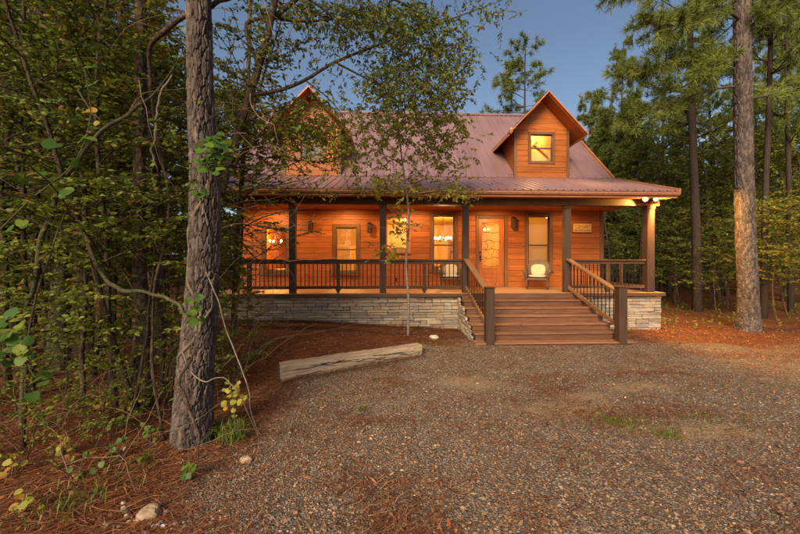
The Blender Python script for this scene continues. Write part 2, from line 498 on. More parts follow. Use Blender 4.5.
# ------------------------------------------------------------------ ground
def gz(x, y):
    x, y = np.asarray(x, float), np.asarray(y, float)
    rise = 0.34 * (1 - sstep(-3.0, 3.4, x)) * sstep(5.2, 9.0, y)
    rise = rise + 0.12 * (1 - sstep(-4.5, -1.6, x)) * (1 - sstep(5.2, 9.0, y))
    p = np.stack([x.ravel() * 0.9, y.ravel() * 0.9, x.ravel() * 0], -1)
    b = (fbm(p, 3, 5).reshape(x.shape) - 0.5) * 0.09
    keep = sstep(6.5, 7.6, y) * (1 - sstep(9.9, 11, y)) * sstep(1.2, 2.2, x) * (1 - sstep(6, 7, x))
    far = 0.035 * np.clip(np.abs(x) - 14, 0, 60) + 0.02 * np.clip(y - 18, 0, 60)
    return rise + b * (1 - keep) + far + 0.03 * keep
def gravel_mask(x, y):
    x, y = np.asarray(x, float), np.asarray(y, float)
    yb = np.where(x < 2, 5.75 + (x + 1.8) * 0.70, np.where(x < 6, 9.0, 8.2 - (x - 6) * 0.22))
    d = np.minimum(x + 1.62 + 0.18 * (y - 3.5) * (y < 3.5), yb - y)
    p = np.stack([x.ravel(), y.ravel(), x.ravel() * 0 + 3], -1)
    n = fbm(p * 1.3, 4, 21).reshape(x.shape) - 0.5
    n2 = fbm(p * np.array([0.8, 1.9, 1]), 4, 31).reshape(x.shape)
    g = sstep(-0.42, 0.42, d + n * 1.5)
    return g * (1 - 0.45 * sstep(0.55, 0.78, n2))
def sand_mask(x, y):
    s = 0
    for u, v, a, b in ((560, 412, 0.75, 0.30), (585, 400, 0.4, 0.2), (700, 438, 0.75, 0.2), (470, 385, 0.5, 0.3), (640, 392, .5, .2)):
        Y = 1.9 * FPX / (v - HOR); c = at(u, v, Y)
        q = np.sqrt(((x - c[0]) / a) ** 2 + ((y - c[1]) / b) ** 2)
        s = np.maximum(s, 1 - sstep(0.2, 1.5, q))
    x, y = np.asarray(x, float), np.asarray(y, float)
    n = fbm(np.stack([x.ravel() * 3, y.ravel() * 4, x.ravel() * 0], -1), 4, 44).reshape(x.shape)
    return np.clip(s * sstep(.25, .55, n + .12) * 1.25, 0, 1)

def build_ground():
    n = 300
    u = np.linspace(-1, 1, n)
    k = 6.2
    gx = 320 * np.sinh(k * u) / np.sinh(k) + 1.0
    gy = 320 * np.sinh(k * u) / np.sinh(k) + 4.5
    X, Y = np.meshgrid(gx, gy)
    Z = gz(X, Y)
    V = np.stack([X, Y, Z], -1).reshape(-1, 3)
    i, j = np.meshgrid(np.arange(n - 1), np.arange(n - 1), indexing='ij')
    Q = np.stack([i * n + j, i * n + j + 1, (i + 1) * n + j + 1, (i + 1) * n + j], -1).reshape(-1, 4)
    me = mesh_np('ground', V, [Q], True, {'gravel': gravel_mask(X, Y).ravel(), 'sand': sand_mask(X, Y).ravel()})
    m, nt, b = newmat('forest_floor_and_gravel')
    v, _ = coords(nt, (1, 1, 1), False)
    ag = nd(nt, 'ShaderNodeAttribute', attribute_name='gravel')
    as_ = nd(nt, 'ShaderNodeAttribute', attribute_name='sand')
    n1 = nd(nt, 'ShaderNodeTexNoise', Scale=2.2, Detail=8.0, Roughness=0.7); nt.links.new(v, n1.inputs['Vector'])
    n2 = nd(nt, 'ShaderNodeTexNoise', Scale=55.0, Detail=5.0, Roughness=0.7); nt.links.new(v, n2.inputs['Vector'])
    straw = ramp(nt, n2.outputs[0], [(0.3, (0.060, 0.019, 0.008)), (0.5, (0.150, 0.051, 0.019)), (0.72, (0.265, 0.105, 0.042))])
    soil = ramp(nt, n2.outputs[0], [(0.3, (0.060, 0.034, 0.021)), (0.5, (0.135, 0.085, 0.053)), (0.75, (0.24, 0.165, 0.112))])
    vo = nd(nt, 'ShaderNodeTexVoronoi', Scale=62.0, Randomness=1.0); nt.links.new(v, vo.inputs['Vector'])
    pc = nd(nt, 'ShaderNodeSeparateColor'); nt.links.new(vo.outputs['Color'], pc.inputs[0])
    peb = ramp(nt, pc.outputs[0], [(0.0, (0.070, 0.045, 0.032)), (0.35, (0.155, 0.105, 0.072)), (0.6, (0.22, 0.152, 0.105)), (0.8, (0.17, 0.145, 0.125)), (0.93, (0.34, 0.28, 0.23)), (1.0, (0.5, 0.46, 0.42))])
    gr = mixc(nt, ramp(nt, n1.outputs[0], [(0.42, (0,) * 3), (0.66, (0.75,) * 3)]), peb, soil)
    base = mixc(nt, ag.outputs['Fac'], straw, gr)
    sandc = ramp(nt, n2.outputs[0], [(0.3, (0.26, 0.175, 0.10)), (0.7, (0.42, 0.30, 0.18))])
    base = mixc(nt, math_n(nt, 'MULTIPLY', as_.outputs['Fac'], ramp(nt, n1.outputs[0], [(0.3, (0.3,) * 3), (0.55, (0.95,) * 3)])), base, sandc)
    nt.links.new(base, b.inputs['Base Color'])
    b.inputs['Roughness'].default_value = 0.95
    b.inputs['Specular IOR Level'].default_value = 0.15
    h = math_n(nt, 'ADD', math_n(nt, 'MULTIPLY', vo.outputs['Distance'], -1.0), n2.outputs[0])
    bump(nt, h, b, 0.8, 0.02)
    me.materials.append(m)
    o = put(bpy.data.objects.new('ground', me))
    tag(o, 'gravel drive and red-brown forest floor in front of the cabin', kind='structure')
build_ground()

# ------------------------------------------------------------------ the cabin
PY, WY = 9.8, 12.1                 # post plane, front wall plane
FZ = 1.08                          # porch floor
XL, XR = -5.0, 7.75                # wall ends
house = empty('log_cabin', (1.4, WY, 0))
tag(house, 'orange cedar cabin with burgundy metal roof, two dormers and a lit front porch', 'cabin')
H = house

WZ0, WZ1 = FZ, 3.84
def win_rect(u0, v0, u1, v1, Y=WY):
    a, b = at(u0, v1, Y), at(u1, v0, Y)
    return [a[0], b[0], a[2], b[2]]
# name, glass rect (x0,x1,z0,z1), where the sash bar sits
openings = {
    'w1': win_rect(265, 228, 287, 270.5), 'w2': win_rect(335.7, 227.5, 357, 271.5), 'w3': win_rect(386, 217, 407.5, 249),
    'w4': win_rect(433, 216, 454.5, 268), 'door': win_rect(479, 218.6, 504.5, 287.5), 'w5': win_rect(528, 216.2, 549.5, 268)}
openings['door'][2] = FZ + 0.02

def siding(parent, x0, x1, z0, z1, holes, course, y_front, mat, clip=None):
    """lay boards course by course round the holes; each board a mesh of its own"""
    z = z0
    while z < z1 - 0.03:
        zt = min(z + course, z1)
        cuts = sorted({x0, x1, *[c for h in holes if h[3] > z and h[2] < zt for c in (h[0], h[1])]})
        runs = []
        for a, b in zip(cuts[:-1], cuts[1:]):
            mid = (a + b) / 2
            hs = [h for h in holes if h[0] < mid < h[1] and h[3] > z and h[2] < zt]
            spans = [(z, zt)]
            for h in hs:
                spans = [s for q in spans for s in ((q[0], min(q[1], h[2])), (max(q[0], h[3]), q[1])) if s[1] - s[0] > 0.02]
            for s in spans:
                if runs and runs[-1][1] == a and runs[-1][2:] == s: runs[-1] = (runs[-1][0], b, *s)
                else: runs.append((a, b, *s))
        for a, b, s0, s1 in runs:
            parts = [(a, b)]
            if b - a > 2.6:
                m = a + (b - a) * random.uniform(0.3, 0.7); parts = [(a, m), (m, b)]
            for p, q in parts:
                g = Geo().box(p + 0.001, q - 0.001, y_front - random.uniform(0, 0.002), y_front + 0.028, s0 + 0.0025, s1 - 0.0025, 0.006)
                w = ((p + q) / 2, y_front, (s0 + s1) / 2)
                g.build('siding_board', mat, parent, w)
        z = zt

TW = 0.115
def with_trim(r, t=TW): return [r[0] - t + 0.01, r[1] + t - 0.01, r[2] - t + 0.01, r[3] + t - 0.01]
holes = [with_trim(openings[k]) for k in openings if k != 'door']
d = openings['door']; holes.append([d[0] - TW + .01, d[1] + TW - .01, 0, d[3] + TW - .01])

def sheath(name, mat, x0, x1, z0, z1, hs, y0, y1, parent):
    """one solid wall sheet with real openings"""
    g = Geo()
    xs = sorted({x0, x1, *[c for h in hs for c in h[:2]]})
    for a, b in zip(xs[:-1], xs[1:]):
        mid = (a + b) / 2; z = z0
        for h in sorted([h for h in hs if h[0] < mid < h[1]], key=lambda h: h[2]):
            if h[2] > z: g.box(a, b, y0, y1, z, h[2], 0.0005)
            z = max(z, h[3])
        if z1 > z: g.box(a, b, y0, y1, z, z1, 0.0005)
    return g.build(name, mat, parent)
gl = [openings[k] for k in openings]
wall = sheath('wall', BACK, XL, XR, FZ - 0.1, WZ1 + 0.06, [[a - .02, b + .02, c - .02, e + .02] for a, b, c, e in gl], WY + 0.03, WY + 0.10, H)
siding(wall, XL, XR, WZ0, WZ1, holes, 0.197, WY, SID)
lining = sheath('interior_lining', INW, XL + 0.1, XR - 0.1, FZ, WZ1, [[a - .02, b + .02, c - .02, e + .02] for a, b, c, e in gl], WY + 0.104, WY + 0.124, H)
for xs in (XL, XR):
    Geo().box(xs - 0.06 if xs < 0 else xs - 0.07, xs + 0.07 if xs < 0 else xs + 0.06, WY - 0.03, WY + 0.12, FZ, WZ1, 0.008).build('corner_board', TRIMZ, H)

def window(r, sash=0.5, y=WY, lab=None, tw=TW, mat=(TRIMZ, TRIMX), sill=True):
    x0, x1, z0, z1 = r
    g = Geo()
    g.box(x0 - tw, x0 + 0.012, y - 0.028, y + 0.05, z0 - tw, z1 + tw)
    g.box(x1 - 0.012, x1 + tw, y - 0.028, y + 0.05, z0 - tw, z1 + tw)
    w = g.build('window', mat[0], H)
    if lab: w['label'] = lab
    Geo().box(x0 + 0.013, x1 - 0.013, y - 0.026, y + 0.05, z1 - 0.004, z1 + tw - 0.003).build('casing', mat[1], w)
    Geo().box(x0 + 0.013, x1 - 0.013, y - 0.026, y + 0.05, z0 - tw + 0.003, z0 + 0.004).build('casing', mat[1], w)
    if sill: Geo().box(x0 - tw - 0.02, x1 + tw + 0.02, y - 0.06, y + 0.02, z0 - tw - 0.045, z0 - tw - 0.002, 0.006).build('sill', mat[1], w)
    zm = z0 + (z1 - z0) * sash
    f = Geo(); e = 0.032
    f.box(x0 + .013, x0 + .013 + e, y + .03, y + .075, z0 + .005, z1 - .005).box(x1 - .013 - e, x1 - .013, y + .03, y + .075, z0 + .005, z1 - .005)
    f.box(x0 + .046, x1 - .046, y + .032, y + .073, z1 - .005 - e, z1 - .006).box(x0 + .046, x1 - .046, y + .032, y + .073, z0 + .006, z0 + .005 + e)
    if sash: f.box(x0 + .046, x1 - .046, y + .025, y + .072, zm - 0.024, zm + 0.024)
    f.build('sash', mat[0], w)
    for a, b in (((z0 + .03, zm - .02), (zm + .02, z1 - .03)) if sash else ((z0 + .03, z1 - .03),)):
        Geo().box(x0 + .04, x1 - .04, y + .052, y + .056, a, b, 0.0005).build('pane', GLASS, w)
    return w
window(openings['w1'], 0.5); window(openings['w2'], 0.5)
window(openings['w3'], 0, lab='high single-pane window with a cedar-toned frame', mat=(FASC, FASC))
window(openings['w4'], 0.44); window(openings['w5'], 0.44)

# front door: frame, stiles and rails round a tall light with wrought scrollwork
x0, x1, z0, z1 = openings['door']
g = Geo(); g.box(x0 - TW, x0, WY - .028, WY + .05, FZ + .002, z1 + TW).box(x1, x1 + TW, WY - .028, WY + .05, FZ + .002, z1 + TW)
frame = g.build('door_frame', TRIMZ, H)
Geo().box(x0 + .001, x1 - .001, WY - .026, WY + .05, z1, z1 + TW - .003).build('lintel', TRIMX, frame)
gx0, gx1 = at(482.3, 250, WY)[0], at(499.5, 250, WY)[0]; gz0, gz1 = at(490, 267.5, WY)[2], at(490, 222.5, WY)[2]
g = Geo()
yd = (WY + .03, WY + .075)
g.box(x0 + .005, gx0, *yd, z0, z1 - .005).box(gx1, x1 - .005, *yd, z0, z1 - .005)
g.box(gx0 + .0005, gx1 - .0005, yd[0] + .002, yd[1] - .002, gz1, z1 - .006).box(gx0 + .0005, gx1 - .0005, yd[0] + .002, yd[1] - .002, z0 + .001, gz0)
for q in range(3): g.box(gx0 + .05, gx1 - .05, yd[0] - .008, yd[0] + .01, z0 + .16 + q * .14, z0 + .28 + q * .14, .01)
door = g.build('door', DOORW, H)
Geo().box(gx0 - .01, gx1 + .01, WY + .05, WY + .056, gz0 - .01, gz1 + .01, .001).build('pane', GLASS, door)
g = Geo()
for k, zz in enumerate(np.linspace(gz0 + .04, gz1 - .05, 6)):
    t = np.linspace(0, 1, 22); amp = .035 if k % 2 else .02
    P = np.stack([gx0 + t * (gx1 - gx0), np.full(22, WY + .04), zz + amp * np.sin(t * 9 + k * 1.3)], -1)
    g.tube(P, 0.008, 5)
for k in range(9):
    xx = gx0 + (gx1 - gx0) * random.uniform(.05, .95); zz = gz0 + (gz1 - gz0) * random.uniform(.0, .85); t = np.linspace(0, 1, 10)
    P = np.stack([xx + .1 * np.sin(t * 3 + k) * random.choice((-1, 1)), np.full(10, WY + .042), zz + t * .3], -1)
    P[:, 0] = np.clip(P[:, 0], gx0, gx1); P[:, 2] = np.clip(P[:, 2], gz0, gz1)
    g.tube(P, 0.005, 5)
g.build('scrollwork', IRON, door, smooth=True)
g = Geo(); g.box(x0 + .03, x0 + .075, WY + .015, WY + .03, FZ + .93, FZ + 1.13)
g.tube([(x0 + .05, WY - .03, FZ + .98), (x0 + .05, WY + .02, FZ + .98)], .012, 8).tube([(x0 + .05, WY - .035, FZ + .98), (x0 + .16, WY - .035, FZ + .985)], .011, 8)
g.build('handle', IRON, door)
Geo().tube([(x0 + .05, WY - .005, FZ + 1.24), (x0 + .05, WY + .032, FZ + 1.24)], .03, 12).build('deadbolt', IRON, door)
Geo().box(x0 - TW, x1 + TW, WY - .12, WY + .02, FZ + .002, FZ + .03).build('threshold', TRIMX, frame)

# side and rear walls, interior
g = Geo()
YB = 20.2
g.box(XL, XL + .12, WY + .13, YB, FZ - .1, 4.9, .001).box(XR - .12, XR, WY + .13, YB, FZ - .1, 4.9, .001).box(XL + .121, XR - .121, YB - .12, YB, FZ - .1, 4.9, .001)
g.build('outer_walls', SIDY, H)
g = Geo()
for xs in (XL + .05, XR - .05):
    s = .05
    V = np.array([(xs - s, WY + .13, 4.9), (xs - s, YB, 4.9), (xs - s, 16.15, 8.85), (xs + s, WY + .13, 4.9), (xs + s, YB, 4.9), (xs + s, 16.15, 8.85)])
    g.add(V, [[0, 2, 1], [3, 4, 5]], [[0, 1, 4, 3], [1, 2, 5, 4], [2, 0, 3, 5]])
g.build('gable_wall', SIDY, H)
Geo().box(XL + .13, XR - .13, WY + .125, YB - .13, FZ - .1, FZ, .001).build('interior_floor', DECK, H)
Geo().box(XL + .13, XR - .13, WY + .125, YB - .13, 3.86, 3.92, .001).build('interior_ceiling', INW, H)
g = Geo()
for xs in (-2.7, -0.45, 4.55): g.box(xs - .04, xs + .04, WY + .13, 17.2, FZ, 3.85, .001)
g.box(XL + .13, XR - .13, 17.21, 17.28, FZ, 3.85, .001)
g.build('partition_walls', INW, H)

# ---------------- floor, skirt, stairs
Geo().box(XL - .2, 8.02, 9.62, WY + .02, FZ - .05, FZ, .004).build('porch_floor', DECK, H)
Geo().box(XL - .2, 8.02, 9.575, 9.618, FZ - .10, FZ - .006, .004).build('rim_board', BEAM, H)
Geo().box(XL - .15, 7.93, 9.93, WY + .1, 0.0, FZ - .051, .002).build('foundation_block', BACK, H)

def stone_wall(name, x0, x1, ztop, zbot_fn, rows_h, y, facing=0, xslope=None):
    """ledge-stone veneer, course by course; facing 0 looks at -Y, 1 looks at -X (x0..x1 then run along Y)"""
    gb = Geo()
    if facing == 0: gb.box(x0, x1, y + .03, y + .07, 0.0 if name else 0, ztop, .001)
    skirt = gb.build(name, BACK, H) if facing == 0 else None
    return skirt
def lay_stones(parent, x0, x1, ztop, zbot, y, facing=0, top_fn=None):
    n = 0
    z = ztop
    while z > min(zbot(x0), zbot(x1)) - .02:
        h = random.choice((.062, .075, .085, .1, .115, .13))
        x = x0
        while x < x1 - .02:
            w = random.uniform(.16, .5) * (1.25 if h < .09 else .95)
            if x1 - (x + w) < .12: w = x1 - x
            if z - h * .3 > zbot(x + w / 2) - .08 and (top_fn is None or z - h * .5 < top_fn(x + w / 2)):
                subs = [(z - h, z)] if h < .11 or random.random() < .55 else [(z - h, z - h * random.uniform(.42, .58)), (0, z)]
                if len(subs) == 2: subs[1] = (subs[0][1], z)
                for a, b in subs:
                    zt = b if top_fn is None else min(b, top_fn(x + w / 2) + .02)
                    if zt - a < .02: continue
                    V, Q, T = cbox(x + .005, x + w - .005, y - random.uniform(-.006, .026), y + .045, a + .005, zt - .005, .012)
                    V = V + np.random.default_rng(n).normal(0, .0065, V.shape) * np.array([1.2, .7, .8])
                    if facing: V = V[:, [1, 0, 2]]; Q = Q[:, ::-1]; T = T[:, ::-1]
                    Geo().add(V, Q, T).build('stone', STONE, parent, tuple(V.mean(0)))
                    n += 1
            x += w
        z -= h
    return n
g = Geo().box(XL - .15, 2.06, 9.725, 9.79, -.1, FZ - .105, .001)
sk = g.build('stone_skirt', BACK, H)
n1 = lay_stones(sk, XL - .15, 2.06, FZ - .105, lambda x: float(gz(x, 9.7)), 9.70)
g = Geo().box(5.45, 7.96, 9.725, 9.79, -.1, FZ - .105, .001)
sk2 = g.build('stone_pier', BACK, H)
n2 = lay_stones(sk2, 5.45, 7.98, FZ - .105, lambda x: float(gz(x, 9.7)), 9.70)

stairs = Geo()
NT, RISE, RUN = 6, 0.98 / 6, 1.75 / 6
# stringer carriage under the treads
for xs in (2.14, 3.85, 5.54):
    for i in range(NT):
        zt = FZ - (i + 1) * RISE - .045
        stairs.box(xs - .03, xs + .03, 9.56 - (i + 1) * RUN, 9.56 - i * RUN, -.12, zt, .002)
stairs = stairs.build('staircase', BEAM, H)
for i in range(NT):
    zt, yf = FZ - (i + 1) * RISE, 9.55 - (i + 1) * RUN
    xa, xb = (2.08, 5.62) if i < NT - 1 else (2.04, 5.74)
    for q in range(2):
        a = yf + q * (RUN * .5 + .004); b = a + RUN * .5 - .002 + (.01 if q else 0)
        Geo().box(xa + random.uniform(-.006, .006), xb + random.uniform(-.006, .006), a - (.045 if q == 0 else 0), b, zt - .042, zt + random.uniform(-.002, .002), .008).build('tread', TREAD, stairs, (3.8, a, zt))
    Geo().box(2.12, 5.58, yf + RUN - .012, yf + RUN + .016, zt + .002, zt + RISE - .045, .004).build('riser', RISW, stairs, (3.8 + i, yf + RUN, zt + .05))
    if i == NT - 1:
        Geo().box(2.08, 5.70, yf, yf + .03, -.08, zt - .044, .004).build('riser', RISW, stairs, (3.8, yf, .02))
    else:
        g = Geo()
        for xs in (2.13, 3.2, 3.86, 4.5, 5.5):
            g.tube([(xs + .04, yf + RUN - .0135, zt + .07), (xs + .04, yf + RUN - .0, zt + .07)], .009, 6)
        g.build('bolt', IRON, stairs)
top_line = lambda y: FZ - (9.55 - y) / RUN * RISE - .1
g = Geo().box(2.02, 2.07, 7.95, 9.70, -.05, .02, .001)
ck = g.build('stone_cheek', BACK, H)
n3 = lay_stones(ck, 7.92, 9.69, FZ - .12, lambda x: -0.02, 2.03, 1, top_line)
print('stones', n1, n2, n3)

# ---------------- posts, beam, railings
POSTX = [-5.02, -2.61, -0.085, 2.27, 5.23, 7.68]
for k, px in enumerate(POSTX):
    w = .09 if k < 5 else .11
    p = Geo().box(px - w, px + w, PY - w, PY + w, FZ, 3.58, .01).build('porch_post', POST, H, (px, PY, FZ))
    Geo().box(px - w - .015, px + w + .015, PY - w - .015, PY + w + .015, 3.50, 3.575, .01).build('collar', BEAM, p)
Geo().box(XL - .25, 7.95, PY - .09, PY + .09, 3.583, 3.80, .008).build('porch_beam', BEAM, H)
Geo().box(XL - .3, 8.0, PY + .095, WY + .02, 3.80, 3.825, .002).build('porch_ceiling', SID, H)

bal_me = mesh_np('baluster', *(lambda t: (t[0], list(t[1:])))(tube([(0, 0, 0), (0, 0, .73)], .0125, 6)))
bal_me.materials.append(IRON)
def level_rail(xa, xb, y=PY):
    r = Geo().box(xa, xb, y - .075, y + .075, FZ + .905, FZ + .95, .008).build('railing', RAILX, H)
    Geo().box(xa, xb, y - .022, y + .022, FZ + .82, FZ + .903, .005).build('upper_rail', RAILX, r)
    Geo().box(xa, xb, y - .024, y + .024, FZ + .115, FZ + .20, .005).build('lower_rail', RAILX, r)
    n = max(2, int(round((xb - xa) / .118)))
    for i in range(1, n):
        b = bpy.data.objects.new('baluster', bal_me); put(b, r, (xa + (xb - xa) * i / n, y, FZ + .15))
    xm = (xa + xb) / 2
    if xb - xa > 1.6:
        Geo().box(xm - .045, xm + .045, y - .026, y + .026, FZ + .201, FZ + .819, .004).build('mid_post', RAILX, r)
        V = np.array([(xm - .075, y - .045, FZ + .114), (xm + .075, y - .045, FZ + .114), (xm + .02, y - .03, FZ), (xm - .02, y - .03, FZ),
                      (xm - .075, y + .045, FZ + .114), (xm + .075, y + .045, FZ + .114), (xm + .02, y + .03, FZ), (xm - .02, y + .03, FZ)])
        Geo().add(V, [[0, 3, 2, 1], [4, 5, 6, 7], [0, 1, 5, 4], [3, 7, 6, 2], [0, 4, 7, 3], [1, 2, 6, 5]]).build('foot_block', RAILX, r)
    return r
for a, b in ((0, 1), (1, 2), (2, 3), (4, 5)):
    level_rail(POSTX[a] + .1, POSTX[b] - (.1 if b < 5 else .125))
# railing along the right end of the porch
xs = 7.68
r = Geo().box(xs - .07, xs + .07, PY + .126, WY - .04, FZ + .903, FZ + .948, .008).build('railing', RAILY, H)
Geo().box(xs - .024, xs + .024, PY + .126, WY - .04, FZ + .113, FZ + .20, .005).build('lower_rail', RAILY, r)
for yy in (11.62, 10.95): Geo().box(xs - .045, xs + .045, yy - .045, yy + .045, FZ + .201, FZ + .9, .005).build('mid_post', RAILY, r)
for i in range(1, 19):
    yy = PY + .126 + i * .118
    if min(abs(yy - 11.62), abs(yy - 10.95)) > .06: put(bpy.data.objects.new('baluster', bal_me), r, (xs, yy, FZ + .15))
# stair railings
sb_me = mesh_np('baluster', *(lambda t: (t[0], list(t[1:])))(tube([(0, 0, 0), (0, 0, .74)], .0125, 6))); sb_me.materials.append(IRON)
for k, (xa, xb) in enumerate(((2.27, 2.37), (5.23, 5.47))):
    newel = Geo().box(xb - .096, xb + .096, 7.73, 7.922, .0, 1.345, .01).build('newel_post', POST, H, (xb, 7.82, 0))
    Geo().box(xb - .108, xb + .108, 7.718, 7.934, 1.347, 1.375, .008).build('cap', POST, newel)
    A, B = np.array([xa, PY - .1, FZ + .955]), np.array([xb, 7.93, 1.25])
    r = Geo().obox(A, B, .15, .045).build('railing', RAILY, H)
    off = np.array([0, 0, .82])
    Geo().obox(A - off + (0, 0, .02), B - off + (0, 0, .02), .05, .10).build('lower_rail', RAILY, r)
    for i in range(1, 14):
        q = A + (B - A) * i / 14
        put(bpy.data.objects.new('baluster', sb_me), r, tuple(q - np.array([0, 0, .77])))

# ---------------- roofs
EY, EZ = 9.30, 3.93                # porch eave
BY, BZ = 12.05, 4.93               # break between porch roof and main roof
RY, RZ = 16.15, 8.98               # ridge
RX0, RX1 = -5.38, 8.12
def panel_mesh(L, pitch=.225, ribs=4, h=.022):
    xs, zs = [], []
    for i in range(ribs):
        b = i * pitch
        for dx, dz in ((0, 0), (.085, 0), (.1, h), (.125, h), (.14, 0)): xs.append(b + dx); zs.append(dz)
    xs.append(ribs * pitch); zs.append(0)
    n = len(xs); V = []
    for s in (0, L):
        for x, z in zip(xs, zs): V.append((x, s, z))
    Q = [[i, i + 1, n + i + 1, n + i] for i in range(n - 1)]
    me = mesh_np('roof_panel', np.array(V), [np.array(Q)]); me.materials.append(ROOF)
    return me
def lay_panels(parent, y0, z0, y1, z1, xa, xb, lift=.012, me=None):
    L = math.hypot(y1 - y0, z1 - z0); me = me or panel_mesh(L); ang = math.atan2(z1 - z0, y1 - y0)
    x = xa
    while x < xb - .05:
        o = bpy.data.objects.new('roof_panel', me)
        put(o, parent, (x, y0 - math.sin(ang) * lift, z0 + math.cos(ang) * lift)); o.rotation_euler = (ang, 0, 0)
        x += .9
def slab(pts, th):
    """polygon extruded downward by th"""
    P = np.array(pts, float); n = len(P); D = P - np.array([0, 0, th])
    return np.vstack([P, D]), [[*range(n)]], [[*range(2 * n - 1, n - 1, -1)]], [[i, n + i, n + (i + 1) % n, (i + 1) % n] for i in range(n)]
V, a, b_, c_ = slab([(RX0, EY, EZ), (RX1, EY, EZ), (RX1, BY, BZ), (RX0, BY, BZ)], .05)
proof = Geo().add(V, a + b_ + c_).build('porch_roof', FASC, H)
lay_panels(proof, EY - .05, EZ - .018, BY + .04, BZ + .018, RX0, RX1)
V, a, b_, c_ = slab([(RX0, BY, BZ), (RX1, BY, BZ), (RX1, RY, RZ), (RX0, RY, RZ)], .12)
mroof = Geo().add(V, a + b_ + c_).build('main_roof', FASC, H)
lay_panels(mroof, BY + .03, BZ + .035, RY, RZ, RX0, RX1)
V, a, b_, c_ = slab([(RX0, RY, RZ), (RX1, RY, RZ), (RX1, 2 * RY - BY + .4, BZ - .4), (RX0, 2 * RY - BY + .4, BZ - .4)], .12)
Geo().add(V, a + b_ + c_).build('rear_roof', ROOF, H)
V = np.array([(RX0 - .02, RY - .17, RZ - .10), (RX1 + .02, RY - .17, RZ - .10), (RX1 + .02, RY, RZ + .065), (RX0 - .02, RY, RZ + .065), (RX0 - .02, RY + .17, RZ - .10), (RX1 + .02, RY + .17, RZ - .10)])
Geo().add(V, [[0, 1, 2, 3], [3, 2, 5, 4]]).build('ridge_cap', ROOF, mroof)
# rake edges, fascia and gutter
for xs in (RX0 - .03, RX1 + .03):
    Geo().obox((xs, EY - .05, EZ - .02), (xs, BY, BZ - .02), .05, .16).build('rake_board', FASC, proof)
    Geo().obox((xs, BY + .02, BZ + .0), (xs, RY, RZ - .01), .05, .2).build('rake_board', FASC, mroof)
Geo().box(RX0, RX1, EY - .01, EY + .03, EZ - .19, EZ - .035, .004).build('fascia', FASC, proof)
prof = [(0, .0), (0, -.1), (-.055, -.1), (-.085, -.055), (-.085, -.02), (-.105, -.008), (-.105, .004), (-.08, .004), (-.078, -.012)]
V = np.array([(x, EY - .012 + p[0], EZ - .03 + p[1]) for x in (RX0 - .02, RX1 + .02) for p in prof]); n = len(prof)
Geo().add(V, [[i, i + 1, n + i + 1, n + i] for i in range(n - 1)]).build('gutter', plain('gutter_paint', (0.36, 0.16, 0.085), .4, .2), proof)
Geo().box(RX0, RX1, EY + .031, PY - .095, EZ - .16, EZ - .14, .002).build('soffit', SID, proof)

